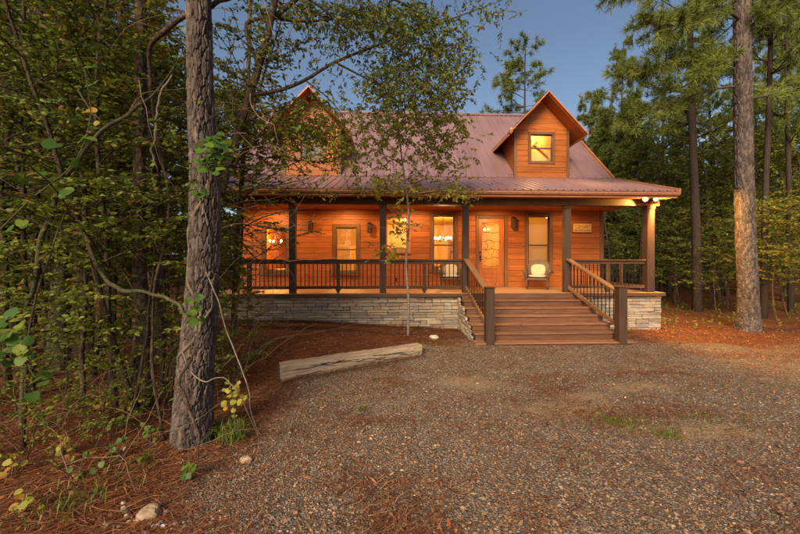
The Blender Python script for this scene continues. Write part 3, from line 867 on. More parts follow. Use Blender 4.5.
# dormers
DYF = 11.6
DW, DHW = .95, 1.345
DRZ, DEZ = 7.82, 6.40
SL = (DRZ - DEZ) / DHW
for cx, lit in ((5.54, True), (-2.56, False)):
    wall_top = lambda xo: DRZ - .12 - SL * abs(xo)
    yw = WY - .02
    back = []
    zl = wall_top(DW)
    wr = win_rect(533.3, 134.5, 556.8, 161.5, yw) if lit else None
    if wr is None: wr = [w_ - 8.10 for w_ in WR[:2]] + WR[2:]
    else:
        wr[0], wr[1] = cx - .40, cx + .40; WR = wr
    hole = [wr[0] - .01, wr[1] + .01, wr[2] - .01, wr[3] + .01]
    dm = sheath('dormer', BACK, cx - DW + .02, cx + DW - .02, BZ - .05, zl, [hole], yw + .03, yw + .08, H)
    gt = np.array([(cx - DW + .02, yw + .03, zl), (cx + DW - .02, yw + .03, zl), (cx, yw + .03, DRZ - .13), (cx - DW + .02, yw + .08, zl), (cx + DW - .02, yw + .08, zl), (cx, yw + .08, DRZ - .13)])
    Geo().add(gt, [[0, 1, 2], [5, 4, 3]]).build('gable_backing', BACK, dm)
    siding(dm, cx - DW, cx + DW, BZ + .03, zl, [[wr[0] - .085, wr[1] + .085, wr[2] - .085, wr[3] + .085]], .197, yw, SID)
    z = zl
    while z < DRZ - .2:                                  # gable boards cut to the slope
        zt = min(z + .197, DRZ - .14)
        a0, a1 = (DRZ - .12 - z) / SL, max(.02, (DRZ - .12 - zt) / SL)
        V = np.array([(cx - a0, yw, z + .003), (cx + a0, yw, z + .003), (cx + a1, yw, zt - .003), (cx - a1, yw, zt - .003)])
        V2 = V + np.array([0, .028, 0])
        Geo().add(np.vstack([V, V2]), [[0, 1, 2, 3], [7, 6, 5, 4], [0, 4, 5, 1], [1, 5, 6, 2], [2, 6, 7, 3], [3, 7, 4, 0]]).build('siding_board', SID, dm, (cx, yw, z))
        z = zt
    for s in (-1, 1):
        xb = cx + s * DW
        Geo().box(xb - .05, xb + .05, yw - .03, yw + .06, BZ + .02, zl + .02, .006).build('corner_board', TRIMZ, dm)
        z = BZ + .02
        while z < zl:                                    # cheek boards run back to the main roof
            zt = min(z + .197, zl)
            yb0, yb1 = BY + (z - BZ) / .988, BY + (zt - BZ) / .988
            V = np.array([(xb, yw + .061, z + .003), (xb, max(yb0, yw + .08), z + .003), (xb, yb1, zt - .003), (xb, yw + .061, zt - .003)])
            V2 = V - np.array([s * .03, 0, 0])
            F = [[0, 1, 2, 3], [7, 6, 5, 4], [0, 4, 5, 1], [1, 5, 6, 2], [2, 6, 7, 3], [3, 7, 4, 0]]
            Geo().add(np.vstack([V, V2]), F).build('cheek_board', SIDY, dm, (xb, yw, z))
            z = zt
        # roof half
        xe = cx + s * DHW
        yR, yE = BY + (DRZ - BZ) / .988, BY + (DEZ - BZ) / .988
        V, a, b_, c_ = slab([(cx, DYF, DRZ), (xe, DYF, DEZ), (xe, yE + .1, DEZ), (cx, yR + .1, DRZ)], .09)
        half = Geo().add(V, a + b_ + c_).build('dormer_roof', SID, dm)
        ns = 9
        for q in range(ns):                              # metal strips of the little roof
            y0, y1 = DYF - .03 + q * .38, DYF - .03 + (q + 1) * .38 - .004
            for tt in (0,):
                ymaxE, ymaxR = yE + .08, yR + .08
                if y0 > ymaxR: continue
                f0 = 0 if y0 < ymaxE else (y0 - ymaxE) / (ymaxR - ymaxE)
                pt = lambda f, y: (cx + s * DHW * 1.02 * (1 - f), y, DEZ - .02 + (DRZ - DEZ + .02) * f + .014)
                V = np.array([pt(f0, y0), pt(1, y0), pt(1, min(y1, ymaxR)), pt(f0 if y1 < ymaxE else min(1, max(f0, (y1 - ymaxE) / (ymaxR - ymaxE))), min(y1, ymaxR))])
                Geo().add(V, [[0, 1, 2, 3]]).build('roof_panel', ROOF, half)
        Geo().obox((xe + s * .02, DYF - .02, DEZ - .055), (cx, DYF - .02, DRZ - .035), .045, .17, (0, 1, 0)).build('rake_board', FASC, half)
        Geo().box(xe - .02, xe + .02, DYF, yE, DEZ - .12, DEZ - .005, .004).build('eave_board', FASC, half)
        # valley flashing beside the cheek
        p0, p1 = (xb + s * .12, BY + .15, BZ + .19), (xb + s * .12, yE, DEZ + .02)
        Geo().obox(p0, p1, .2, .02, (0, -.7, .7)).build('flashing', ROOF, half)
    dw = window(wr, .5, yw, None, .085, sill=False)
    # a bit of attic seen through the glass
    Geo().box(cx - DW + .06, cx + DW - .06, yw + .62, yw + .65, BZ + .1, zl + .3, .001).build('attic_wall', INW if lit else BEAM, dm)  # unlit dormer: the dimness of the attic is put into a darker wall colour
    g = Geo()
    g.obox((cx - .5, yw + .57, 5.9), (cx + .1, yw + .57, 6.5), .04, .06); g.obox((cx + .5, yw + .57, 5.9), (cx + .0, yw + .57, 6.35), .04, .05)
    g.build('rafters', DOORW, dm)
    if lit:
        ld = bpy.data.lights.new('attic_lamp', 'POINT'); ld.energy = 30; ld.color = (1, .62, .2); ld.shadow_soft_size = .06
        put(bpy.data.objects.new('attic_lamp', ld), dm, (cx, yw + .24, 6.62))

# ---------------- porch fixtures
WARM = (1.0, 0.56, 0.20)
GLOW = emit('warm_bulb', (1.0, 0.70, 0.30, 1), 22)
def spot(name, parent, loc, direction, energy, size=150, blend=.4, soft=.05, color=WARM):
    l = bpy.data.lights.new(name, 'SPOT'); l.energy = energy; l.spot_size = R(size); l.spot_blend = blend; l.shadow_soft_size = soft; l.color = color
    o = bpy.data.objects.new(name, l); put(o, parent, loc); o.rotation_euler = (-Vector(direction)).to_track_quat('Z', 'Y').to_euler()
    return o
for k, cx in enumerate((-3.85, -1.35, 1.05, 3.75, 6.35)):
    c = Geo().tube([(cx, 11.0, 3.790), (cx, 11.0, 3.799)], .085, 16).build('ceiling_can', plain('white_trim', (.7, .68, .62), .5), H)
    Geo().tube([(cx, 11.0, 3.786), (cx, 11.0, 3.7895)], .06, 14).build('lens', emit('can_lens', (1, .7, .3, 1), 3), c)
    spot('can_lamp', c, (cx, 11.0, 3.74), (0, .25, -1), 76 if k != 4 else 24, 165, .5)
for u, v in ((310.5, 226), (369.5, 227.5), (513.5, 222)):
    p = at(u, v, WY - .12)
    s = Geo().box(p[0] - .05, p[0] + .05, WY - .025, WY - .003, p[2] - .17, p[2] + .13).build('wall_lantern', LANT, H)
    g = Geo(); g.tube([(p[0], WY - .02, p[2] + .15), (p[0], WY - .12, p[2] + .2), (p[0], WY - .14, p[2] + .17)], .012, 6)
    g.tube([(p[0], WY - .14, p[2] + .18), (p[0], WY - .14, p[2] + .12)], [.03, .105], 8)
    g.tube([(p[0], WY - .14, p[2] - .19), (p[0], WY - .14, p[2] - .165)], .08, 8)
    for q in range(6):
        th = q * math.pi / 3; e = np.array([math.cos(th) * .075, math.sin(th) * .075, 0]); c0 = np.array([p[0], WY - .14, p[2]])
        g.tube([c0 + e + (0, 0, -.17), c0 + e * 1.15 + (0, 0, .125)], .012, 5)
    g.build('cage', LANT, s)
    Geo().tube([(p[0], WY - .14, p[2] - .165), (p[0], WY - .14, p[2] + .12)], .062, 10).build('lantern_glass', plain('smoked_glass', (.08, .035, .015), .2), s)
g = Geo(); p = at(396, 279.5, WY)
g.box(p[0] - .04, p[0] + .04, WY - .018, WY - .003, p[2] - .06, p[2] + .06).build('outlet_cover', LANT, H)

# twin floodlight under the eave
fb = at(650, 198, 9.55)
fl = Geo().box(fb[0] - .07, fb[0] + .07, 9.60, 9.66, fb[2] + .0, fb[2] + .14).tube([(fb[0], 9.63, fb[2] + .13), (fb[0], 9.63, 3.80)], .03, 8).build('flood_light', plain('white_fixture', (.7, .66, .58), .5), H)
for u, dirv, en, rr in ((645.5, (-.62, -.35, -.55), 100, .075), (655.5, (.9, -.25, -.32), 800, .06)):
    p = at(u, 199, 9.5); dv = np.array(dirv) / np.linalg.norm(dirv); fwd = np.array([dv[0] * .2 - .5, -.82, -.2]); fwd /= np.linalg.norm(fwd)
    hd = Geo().tube([p - fwd * .13, p - fwd * .08, p], [.03, .06, rr], 14).tube([(fb[0], 9.63, fb[2] + .06), tuple(p - fwd * .1)], .018, 6).build('lamp_head', LANT, fl)
    Geo().tube([p + fwd * .001, p + fwd * .02, p + fwd * .03], [rr * .92, rr * .7, rr * .3], 14).build('lens', emit('flood_bulb', (1, .62, .16, 1), 4), fl, (0, 0, 0), True)
    spot('flood_lamp', fl, tuple(p + fwd * .05), dirv, en, 172, .25, .04, (1, .52, .11))

# interior lamps and what shows through the glass
def lamp(name, parent, loc, e, soft=.08, color=(1, .55, .13)):
    l = bpy.data.lights.new(name, 'POINT'); l.energy = e * .85; l.color = color; l.shadow_soft_size = soft
    return put(bpy.data.objects.new(name, l), parent, loc)
def chandelier(x, y, z, n, rad, label, e):
    t = empty('chandelier', (x, y, z))
    tag(t, label, 'chandelier')
    Geo().tube([(x, y, 3.85), (x, y, z + .1)], .012, 6).build('rod', IRON, t)
    g = Geo()
    for i in range(n):
        a = i * 2 * math.pi / n
        g.tube(smooth_path([(x, y, z + .12), (x + rad * .5 * math.cos(a), y + rad * .5 * math.sin(a), z - .05), (x + rad * math.cos(a), y + rad * math.sin(a), z)], 8), .012, 5)
        b = (x + rad * math.cos(a), y + rad * math.sin(a), z + .03)
        Geo().tube([b, (b[0], b[1], b[2] + .03), (b[0], b[1], b[2] + .075), (b[0], b[1], b[2] + .1)], [.015, .035, .03, .008], 8).build('bulb', GLOW, t, smooth=True)
    g.build('arm', IRON, t)
    lamp('chandelier_lamp', t, (x, y, z + .25), e)
c4 = at(443, 240, 14.0); chandelier(c4[0], 14.0, c4[2], 6, .32, 'candle-bulb chandelier seen through the window left of the front door', 150)
cd = at(489, 229, 15.2); chandelier(cd[0], 15.2, cd[2] - .1, 4, .2, 'small hanging lamp glowing through the front door glass', 90)
c1 = at(275, 243, 14.0); chandelier(c1[0], 14.0, c1[2], 3, .25, 'hanging bulb fixture glowing in the leftmost porch window', 210)
for x, y, z, e in ((-1.6, 14.2, 3.5, 110), (1.0, 15.5, 3.5, 70), (5.4, 13.6, 3.4, 130)):
    c = Geo().tube([(x, y, 3.76), (x, y, 3.855)], .16, 16).build('ceiling_lamp', GLOW, H)
    lamp('ceiling_lamp_light', c, (x, y, z), e)
# furniture glimpsed inside
t = empty('cabinet', (-1.3, 16.9, FZ)); tag(t, 'tall pale cabinet seen through the second porch window', 'cabinet')
Geo().box(-1.75, -.75, 16.6, 17.18, FZ, FZ + 1.75).build('body', DOORW, t)
for q in range(2): Geo().box(-1.73 + q * .5, -1.26 + q * .5, 16.57, 16.6, FZ + .06, FZ + 1.7).build('door', INW, t)
t = empty('bed', (-3.9, 15.4, FZ)); tag(t, 'bed with a wooden headboard behind the leftmost porch window', 'bed')
Geo().box(-4.7, -3.1, 14.6, 16.7, FZ + .25, FZ + .62, .08).build('mattress', CUSH, t)
Geo().box(-4.75, -3.05, 16.72, 16.8, FZ, FZ + 1.15).build('headboard', INW, t)
t = empty('dining_table', (2.1, 14.1, FZ)); tag(t, 'wooden dining table under the candle-bulb chandelier', 'table')
Geo().box(1.3, 3.0, 13.6, 14.6, FZ + .71, FZ + .76).build('tabletop', DOORW, t)
for q in ((1.4, 13.7), (2.9, 13.7), (1.4, 14.5), (2.9, 14.5)): Geo().box(q[0] - .04, q[0] + .04, q[1] - .04, q[1] + .04, FZ, FZ + .71).build('leg', DOORW, t)
t = empty('tall_bookcase', (3.7, 17.0, FZ)); tag(t, 'wooden shelf unit on the back wall seen through the door glass', 'shelf')
Geo().box(3.1, 3.14, 16.8, 17.18, FZ, FZ + 2).box(4.3, 4.34, 16.8, 17.18, FZ, FZ + 2).build('side', DOORW, t)
for q in range(5): Geo().box(3.14, 4.3, 16.82, 17.18, FZ + .1 + q * .45, FZ + .14 + q * .45).build('shelf', DOORW, t)
# roller shade half drawn behind the fifth window
x0, x1, z0, z1 = openings['w5']
b = Geo().box(x0 - .06, x1 + .06, WY + .14, WY + .145, z0 - .05, z1 + .05, .001).build('roller_shade', shade_mat(), H)
Geo().tube([(x0 - .05, WY + .19, z1 + .06), (x1 + .05, WY + .19, z1 + .06)], .03, 10).build('roller', TRIMX, b)

# ---------------- name board on the wall
a, b = at(573.2, 232.2, WY - .03), at(591.2, 223.6, WY - .03)
sg = empty('name_sign', ((a[0] + b[0]) / 2, WY - .02, a[2])); tag(sg, 'small tan wooden name board on the wall beside the right-hand porch bay', 'sign')
Geo().box(a[0], b[0], WY - .045, WY - .004, a[2], b[2], .008).build('board', wood('sign_pine', (.5, .26, .08), (.62, .36, .13), (.7, .45, .2), 0, knots=False), sg)
fr = Geo()
fr.box(a[0] - .02, b[0] + .02, WY - .055, WY - .003, b[2], b[2] + .025).box(a[0] - .02, b[0] + .02, WY - .055, WY - .003, a[2] - .025, a[2])
fr.build('edging', TRIMX, sg)
rs = np.random.default_rng(4)
g = Geo(); wd, ht = b[0] - a[0], b[2] - a[2]
for zc, hh, n in ((.62, .36, 11), (.2, .17, 17)):            # two rows of carved strokes, too worn to read
    for q in range(n):
        xx = a[0] + wd * (.07 + .86 * (q + .5) / n); zz = a[2] + ht * zc; h2 = ht * hh * .5
        if rs.random() < .6: g.box(xx - .008, xx + .008, WY - .052, WY - .04, zz - h2, zz + h2, .002)
        else:
            for k in (-1, 0, 1):
                if rs.random() < .75: g.box(xx - .018, xx + .018, WY - .051, WY - .04, zz + k * h2 * .8 - .007, zz + k * h2 * .8 + .007, .002)
g.build('lettering', TRIMX, sg)['kind'] = 'stuff'

# ---------------- rocking chairs with cushions
def rocking_chair(x, y, rz, label):
    t = empty('rocking_chair', (x, y, FZ)); tag(t, label, 'chair', 'wicker rocking chairs on the porch')
    W = np.array([x, y, FZ])
    def part(g, name, m, par=None, smooth=False):
        o = g.build(name, m, None, (0, 0, 0), smooth); o.parent = par or t; o.location = (0, 0, 0); return o
    w, dp = .33, .30
    for s in (-1, 1):
        th = np.linspace(-.55, .55, 14)
        P = np.stack([np.full(14, s * (w - .02)), np.sin(th) * .75 + .02, .755 - np.cos(th) * .74], -1)
        part(Geo().tube(P, .018, 6), 'rocker', WICK, None, True)
        part(Geo().tube([(s * (w - .02), -dp + .02, .055), (s * (w - .02), -dp - .0, .60)], .022, 6), 'leg', WICK)
        part(Geo().tube([(s * (w - .02), dp - .02, .055), (s * (w - .03), dp + .02, .45)], .022, 6), 'leg', WICK)
        P = smooth_path([(s * w, -dp - .02, .36), (s * (w + .03), -dp - .05, .54), (s * (w + .05), -dp - .02, .62), (s * (w + .05), 0, .63), (s * (w + .02), dp + .04, .66)], 16)
        part(Geo().tube(P, [.03] * 3 + [.05] * 10 + [.04] * 3, 8), 'armrest', WICK, None, True)
        V, Q, T = cbox(s * w - .015, s * w + .02, -dp, dp, .30, .60, .01)
        part(Geo().add(V, Q, T), 'side_panel', WICK)
    part(Geo().box(-w, w, -dp - .02, dp, .30, .37, .02), 'seat_frame', WICK)
    # rounded, leaning back
    def pad(rad_x, rad_z, th, y0, z0, lean, name, m):
        n, k = 9, 22; V = []; 
        for i in range(n):
            f = -1 + 2 * i / (n - 1); sc = (1 - abs(f) ** 3.0 * .5) if abs(f) < 1 else .45
            for j in range(k):
                a = 2 * math.pi * j / k; cxx, czz = math.cos(a), math.sin(a)
                sx = math.copysign(abs(cxx) ** .65, cxx) * rad_x * sc; sz = math.copysign(abs(czz) ** .65, czz) * rad_z * sc
                V.append((sx, y0 + f * th + (sz + rad_z) * math.sin(lean), z0 + rad_z + sz * math.cos(lean)))
        V += [tuple(np.mean(V[:k], 0)), tuple(np.mean(V[-k:], 0))]
        Q = [[i * k + j, i * k + (j + 1) % k, (i + 1) * k + (j + 1) % k, (i + 1) * k + j] for i in range(n - 1) for j in range(k)]
        T = [[n * k, (j + 1) % k, j] for j in range(k)] + [[n * k + 1, (n - 1) * k + j, (n - 1) * k + (j + 1) % k] for j in range(k)]
        return part(Geo().add(np.array(V), Q, T), name, m, None, True)
    pad(.35, .315, .035, dp + .03, .34, .28, 'backrest', WICK)
    pb = pad(.23, .20, .055, dp - .06, .42, .28, 'back_cushion', CUSH)
    g = Geo()
    for bx, bz in ((-.08, .72), (.08, .72), (-.08, .56), (.08, .56)): g.tube([(bx, dp - .075 + (bz - .56) * .28, bz), (bx, dp - .02, bz)], .016, 8)
    o = part(g, 'button', bpy.data.materials.get('button_cloth') or plain('button_cloth', (.30, .22, .12), .9), pb)
    ps = pad(.28, .25, .055, 0, 0, 0, 'seat_cushion', CUSH); ps.rotation_euler = (R(90), 0, 0); ps.location = (0, .23, .425)
    t.rotation_euler = (0, 0, rz)
    return t
p = at(537.5, 280, 11.05); rocking_chair(p[0], 11.05, R(-28), 'wicker rocking chair with cream cushions right of the front door')
p = at(451, 280, 11.25); rocking_chair(p[0], 11.25, R(-8), 'wicker rocking chair with cream cushions behind the porch railing')
# ------------------------------------------------------------------ vegetation tools
UP = np.array([0, 0, 1.0])
def unit(v): return v / (np.linalg.norm(v, axis=-1, keepdims=True) + 1e-9)
def walk(rng, p, d, L, n, wander, up=0.0):
    pts = [np.array(p, float)]; d = unit(np.array(d, float)); st = L / (n - 1)
    for _ in range(n - 1):
        d = unit(d + rng.normal(0, wander, 3) + np.array([0, 0, up])); pts.append(pts[-1] + d * st)
    return np.array(pts)
class Leaves:
    def __init__(self, rng): self.rng = rng; self.P, self.D, self.N, self.L, self.W = [], [], [], [], []
    def add(self, P, D, N, L, W):
        n = len(P)
        self.P.append(P); self.D.append(unit(D)); self.N.append(unit(N))
        self.L.append(np.broadcast_to(L, (n,))); self.W.append(np.broadcast_to(W, (n,)))
    def twig(self, P, n, L, W, flat=0.35, spread=0.9, droop=0.0, t0=0.05):
        """alternate leaves along a twig path"""
        r = self.rng; P = np.asarray(P)
        t = np.sort(r.uniform(t0, 1, n)) * (len(P) - 1.001); i = t.astype(int); f = (t - i)[:, None]
        pos = P[i] * (1 - f) + P[i + 1] * f; T = unit(P[i + 1] - P[i])
        S = unit(np.cross(T, UP + r.normal(0, .15, (n, 3)))) * np.where(np.arange(n) % 2, 1, -1)[:, None]
        D = T * .6 + S * spread + r.normal(0, .28, (n, 3)) - UP * droop
        N = UP + r.normal(0, flat, (n, 3))
        N = N - D * (N * unit(D)).sum(1)[:, None]
        l = L * r.uniform(.6, 1.25, n)
        self.add(pos, D, N, l, l * W)
    def mesh(self, name, mat, hi=True):
        r = self.rng
        P, D, N, L, W = (np.concatenate(a) for a in (self.P, self.D, self.N, self.L, self.W))
        n = len(P); N = unit(N - D * (N * D).sum(1)[:, None]); S = np.cross(D, N); L = L[:, None]; W = W[:, None]
        fold = r.uniform(.02, .22, (n, 1)) * W; curl = r.uniform(-.02, .22, (n, 1)) * L
        if hi:
            V = np.stack([P, P + D * L * .3 + S * W * .42 + N * fold, P + D * L * .66 + S * W * .38 + N * (fold - curl * .4), P + D * L - N * curl,
                          P + D * L * .66 - S * W * .38 + N * (fold - curl * .4), P + D * L * .3 - S * W * .42 + N * fold], 1).reshape(-1, 3)
            b = np.arange(n)[:, None] * 6
            F = [b + np.array([0, 1, 5]), b + np.array([2, 3, 4]), b + np.array([1, 2, 4, 5])]; k = 6
        else:
            V = np.stack([P, P + D * L * .45 + S * W * .5 + N * fold, P + D * L - N * curl, P + D * L * .45 - S * W * .5 + N * fold], 1).reshape(-1, 3)
            F = [np.arange(n)[:, None] * 4 + np.array([0, 1, 2, 3])]; k = 4
        me = mesh_np(name, V, F, False, {'rnd': np.repeat(r.random(n), k)}); me.materials.append(mat)
        return me
def tufts(rng, C, A, n, L, W, name, mat):
    """needle tufts at centres C pointing along A"""
    m = len(C)
    D = unit(np.repeat(unit(A), n, 0) * .75 + unit(rng.normal(0, 1, (m * n, 3))))
    P = np.repeat(C, n, 0) + D * .01
    l = L * rng.uniform(.65, 1.15, (m * n, 1)); S = unit(np.cross(D, rng.normal(0, 1, (m * n, 3))))
    tip = P + D * l - UP * l * rng.uniform(0, .18, (m * n, 1))
    V = np.stack([P + S * W, P - S * W, tip - S * W * .3, tip + S * W * .3], 1).reshape(-1, 3)
    F = [np.arange(m * n)[:, None] * 4 + np.array([0, 1, 2, 3])]
    me = mesh_np(name, V, F, False, {'rnd': np.repeat(np.repeat(rng.random(m), n) * .7 + rng.random(m * n) * .3, 4)}); me.materials.append(mat)
    return me
def local(name, me, parent):
    o = bpy.data.objects.new(name, me); col.objects.link(o); o.parent = parent; return o
def geo_mesh(g, name, mat, smooth=True):
    me = mesh_np(name, np.concatenate(g.V), [np.concatenate(f) for f in g.F.values()], smooth); me.materials.append(mat); return me

def bark_trunk(path, radii, nth, nz, pw, ph, depth, flare=0.0, seed=0):
    P = smooth_path(path, nz); t = np.linspace(0, 1, nz)
    r = np.interp(t, np.linspace(0, 1, len(radii)), radii)
    V, Q, T = tube(P, r, nth, True)
    B = V[:nz * nth].reshape(nz, nth, 3); c = P[:, None]
    out = unit(B - c); rr = r[:, None]
    arc = np.cumsum(np.r_[0, np.linalg.norm(np.diff(P, axis=0), axis=1)])
    th = np.linspace(0, 2 * np.pi, nth, endpoint=False)[None]
    q = np.stack([np.cos(th) * rr / pw, np.sin(th) * rr / pw, np.broadcast_to(arc[:, None] / ph, (nz, nth))], -1).reshape(-1, 3)
    q = q + np.stack([fbm(q * .8 + 5 * k_, 3, seed + k_) - .5 for k_ in range(3)], -1) * np.array([.9, .9, .7])
    f1, f2, cid = cells(q, seed, True)
    pl = sstep(.015, .13, f2 - f1) * (.75 + .35 * cid) + .38 * fbm(q * np.array([5, 5, 14.0]), 4, seed + 4) + .2 * np.round(fbm(q * np.array([1.5, 1.5, 3.0]), 2, seed + 8) * 4) / 4
    lobes = 1 + flare * np.exp(-arc[:, None] / .35) * (.55 + .45 * np.sin(th * 5 + seed))
    B2 = c + out * (rr * lobes)[..., None] + out * ((pl.reshape(nz, nth) - .6) * depth)[..., None]
    V[:nz * nth] = B2.reshape(-1, 3)
    return V, Q, T, np.r_[(cid - .5) * .9, 0, 0]

# ------------------------------------------------------------------ prototypes (copied further down)
def proto_spray_tree(seed, Ht, r0, mat, barkm, n_limb=26, lo=.14, reach=1.6, leaf=.085, twigs=5, per=15, hi=True, flat=.85, up=.02, wid=.5):
    rng = np.random.default_rng(seed)
    g = Geo(); lv = Leaves(rng)
    tr = walk(rng, (0, 0, -.1), (rng.normal(0, .08), rng.normal(0, .08), 1), Ht + .1, 14, .07, .05)
    g.tube(tr, np.linspace(r0, r0 * .22, 14), 8)
    for i in range(n_limb):
        f = lo + (1 - lo) * (i + rng.random()) / n_limb; q = f * 12.99; k = int(q); p = tr[k] * (1 - q + k) + tr[k + 1] * (q - k)
        az = i * 2.4 + rng.normal(0, .4); L = reach * (1.15 - .75 * f) * rng.uniform(.6, 1.25)
        lp = walk(rng, p, (math.cos(az), math.sin(az), rng.uniform(.0, .6)), L, 8, .13, up - .03)
        g.tube(lp, np.linspace(r0 * .30 * (1.1 - f * .6), .004, 8), 5, False)
        for s in range(twigs):
            a = .2 + .8 * (s + rng.random()) / twigs; kk = min(6, int(a * 7)); d = unit(lp[kk + 1] - lp[kk])
            sd = unit(np.cross(d, UP)) * (1 if s % 2 else -1)
            tp = walk(rng, lp[kk], d * .7 + sd * rng.uniform(.4, 1) + UP * rng.normal(0, .12), L * rng.uniform(.25, .5), 5, .12, up - .05)
            g.tube(tp, np.linspace(.006, .002, 5), 3, False)
            lv.twig(tp, per, leaf, wid, flat)
        lv.twig(lp, per, leaf, wid, flat, t0=.35)
    root = bpy.data.objects.new('understory_tree', None); col.objects.link(root)
    local('trunk', geo_mesh(g, 'trunk', barkm), root); local('crown', lv.mesh('crown', mat, hi), root)
    return root
def proto_bushy(seed, Ht, r0, mat, barkm, n_limb=30, lo=.2, reach=3.2, leaf=.16, twigs=11, per=16, prof=None):
    rng = np.random.default_rng(seed)
    g = Geo(); lv = Leaves(rng)
    tr = walk(rng, (0, 0, -.2), (rng.normal(0, .05), rng.normal(0, .05), 1), Ht + .2, 14, .05, .05)
    g.tube(tr, np.linspace(r0, r0 * .15, 14), 8)
    for i in range(n_limb):
        f = lo + (1 - lo) * (i + rng.random()) / n_limb; q = f * 12.99; k = int(q); p = tr[k] * (1 - q + k) + tr[k + 1] * (q - k)
        az = i * 2.4 + rng.normal(0, .5); pr = math.sin(math.pi * min(1, (f - lo) / (1 - lo) * .8 + .2)) ** .7
        L = reach * (.35 + .65 * pr) * rng.uniform(.65, 1.2)
        lp = walk(rng, p, (math.cos(az), math.sin(az), rng.uniform(.15, .9)), L, 8, .16, .0)
        g.tube(lp, np.linspace(r0 * .32 * (1.1 - f * .7), .01, 8), 5, False)
        for s in range(twigs):
            a = .25 + .75 * (s + rng.random()) / twigs; kk = min(6, int(a * 7))
            tp = walk(rng, lp[kk], unit(lp[kk + 1] - lp[kk]) + rng.normal(0, .6, 3), L * rng.uniform(.18, .42), 5, .2, -.02)
            g.tube(tp, np.linspace(.012, .004, 5), 3, False)
            lv.twig(tp, per, leaf, .55, .6, .9, .15)
    root = bpy.data.objects.new('broadleaf_tree', None); col.objects.link(root)
    local('trunk', geo_mesh(g, 'trunk', barkm), root); local('crown', lv.mesh('crown', mat, False), root)
    return root
def proto_pine(seed, Ht, r0, lo, reach, whorls, needle=.26, nw=.010, per=16, dens=6, lean=.02, rise=.7, curl=.05):
    rng = np.random.default_rng(seed)
    g = Geo(); C, A = [], []
    tr = walk(rng, (0, 0, -.2), (rng.normal(0, lean) * .4, rng.normal(0, lean) * .4, 1), Ht + .2, 16, .010, .05)
    g.tube(tr, np.linspace(1, .12, 16) ** .8 * r0, 10)
    for i in range(whorls):
        f = lo + (1 - lo) * (i + .3 * rng.random()) / whorls; q = f * 14.99; k = int(q); p = tr[k] * (1 - q + k) + tr[k + 1] * (q - k)
        x = (f - lo) / (1 - lo); L0 = reach * (.45 + .9 * x if x < .35 else 1.12 - .85 * x)
        for j in range(rng.integers(2, 5)):
            az = rng.uniform(0, 6.28); L = L0 * rng.uniform(.55, 1.15)
            lp = walk(rng, p, (math.cos(az), math.sin(az), .1 + rise * x), L, 8, .10, curl)
            g.tube(lp, np.linspace(r0 * .2 * (1.2 - x), .012, 8), 5, False)
            for s in range(dens):
                a = .3 + .7 * (s + rng.random()) / dens; kk = min(6, int(a * 7))
                d = unit(unit(lp[kk + 1] - lp[kk]) + rng.normal(0, .5, 3)); tl = L * rng.uniform(.12, .34)
                tp = walk(rng, lp[kk], d, tl, 4, .15, .08); g.tube(tp, [.012, .010, .008, .006], 3, False)
                C += [tp[-1], tp[2] + rng.normal(0, .05, 3), tp[3] + rng.normal(0, .12, 3)]; A += [tp[-1] - tp[-2]] * 2 + [rng.normal(0, 1, 3) * .3 + unit(tp[-1] - tp[-2])]
    root = bpy.data.objects.new('pine_tree', None); col.objects.link(root)
    local('trunk', geo_mesh(g, 'trunk', BARKF), root)
    local('crown', tufts(rng, np.array(C), np.array(A), per, needle, nw, 'crown', L_PINE), root)
    return root
used = set()
def place(proto, x, y, rz, s, label, cat, group, name=None, sz=None):
    if proto.name not in used: used.add(proto.name); o = proto
    else: o = copy_tree(proto)
    if name: o.name = name
    o.location = (x, y, float(gz(x, y))); o.rotation_euler = (0, 0, rz); o.scale = (s, s, sz or s)
    tag(o, label, cat, group)
    return o
rg = np.random.default_rng(3)
SPRAY = [proto_spray_tree(11, 4.6, .030, L_OLIVE, BARKD, 26, .30, 1.6, .076, 5, 17), proto_spray_tree(12, 5.6, .038, L_OLIVE, BARKD, 28, .30, 1.8, .070, 6, 17),
         proto_spray_tree(13, 3.2, .022, L_MID, BARKD, 20, .25, 1.3, .076, 5, 16), proto_spray_tree(14, 6.4, .045, L_DARK, BARKD, 32, .34, 1.9, .070, 6, 17),
         proto_spray_tree(15, 4.2, .03, L_YEL, BARKD, 24, .3, 1.9, .095, 6, 18)]
BUSH = [proto_bushy(21, 11, .16, L_DARK, BARKD), proto_bushy(22, 12, .17, L_MID, BARKD, 32, .16, 3.0), proto_bushy(23, 9, .13, L_OLIVE, BARKD, 28, .08, 3.0)]
PINE_LONE = proto_pine(37, 20.5, .20, .55, 5.0, 13, .42, .020, 18, 6, .02, .35, .02)
PINE = [proto_pine(31, 21, .17, .42, 3.4, 20, .30, .014, 18, 7), proto_pine(32, 24, .20, .34, 3.8, 24, .30, .014, 18, 7), proto_pine(33, 12, .12, .12, 2.6, 22, .26, .016, 20, 8)]

# ------------------------------------------------------------------ near trees
def near_trunk(name, px, radii, nth, nz, pw, ph, dep, mat, label, flare=0.0, seed=0, cat='tree'):
    base = px[0]
    root = empty(name, tuple(base)); tag(root, label, cat)
    V, Q, T, tone = bark_trunk([np.array(p) - base for p in px], radii, nth, nz, pw, ph, dep, flare, seed)
    me = mesh_np('trunk', V, [Q, T], True, {'plate': tone}); me.materials.append(mat)
    local('trunk', me, root)
    return root
def gp(u, v):
    Y = EYE * FPX / (v - HOR)
    for _ in range(4):
        p = at(u, v, Y); z = float(gz(p[0], p[1])); Y = (EYE - z) * FPX / (v - HOR)
    p = at(u, v, Y); p[2] = float(gz(p[0], p[1])); return p

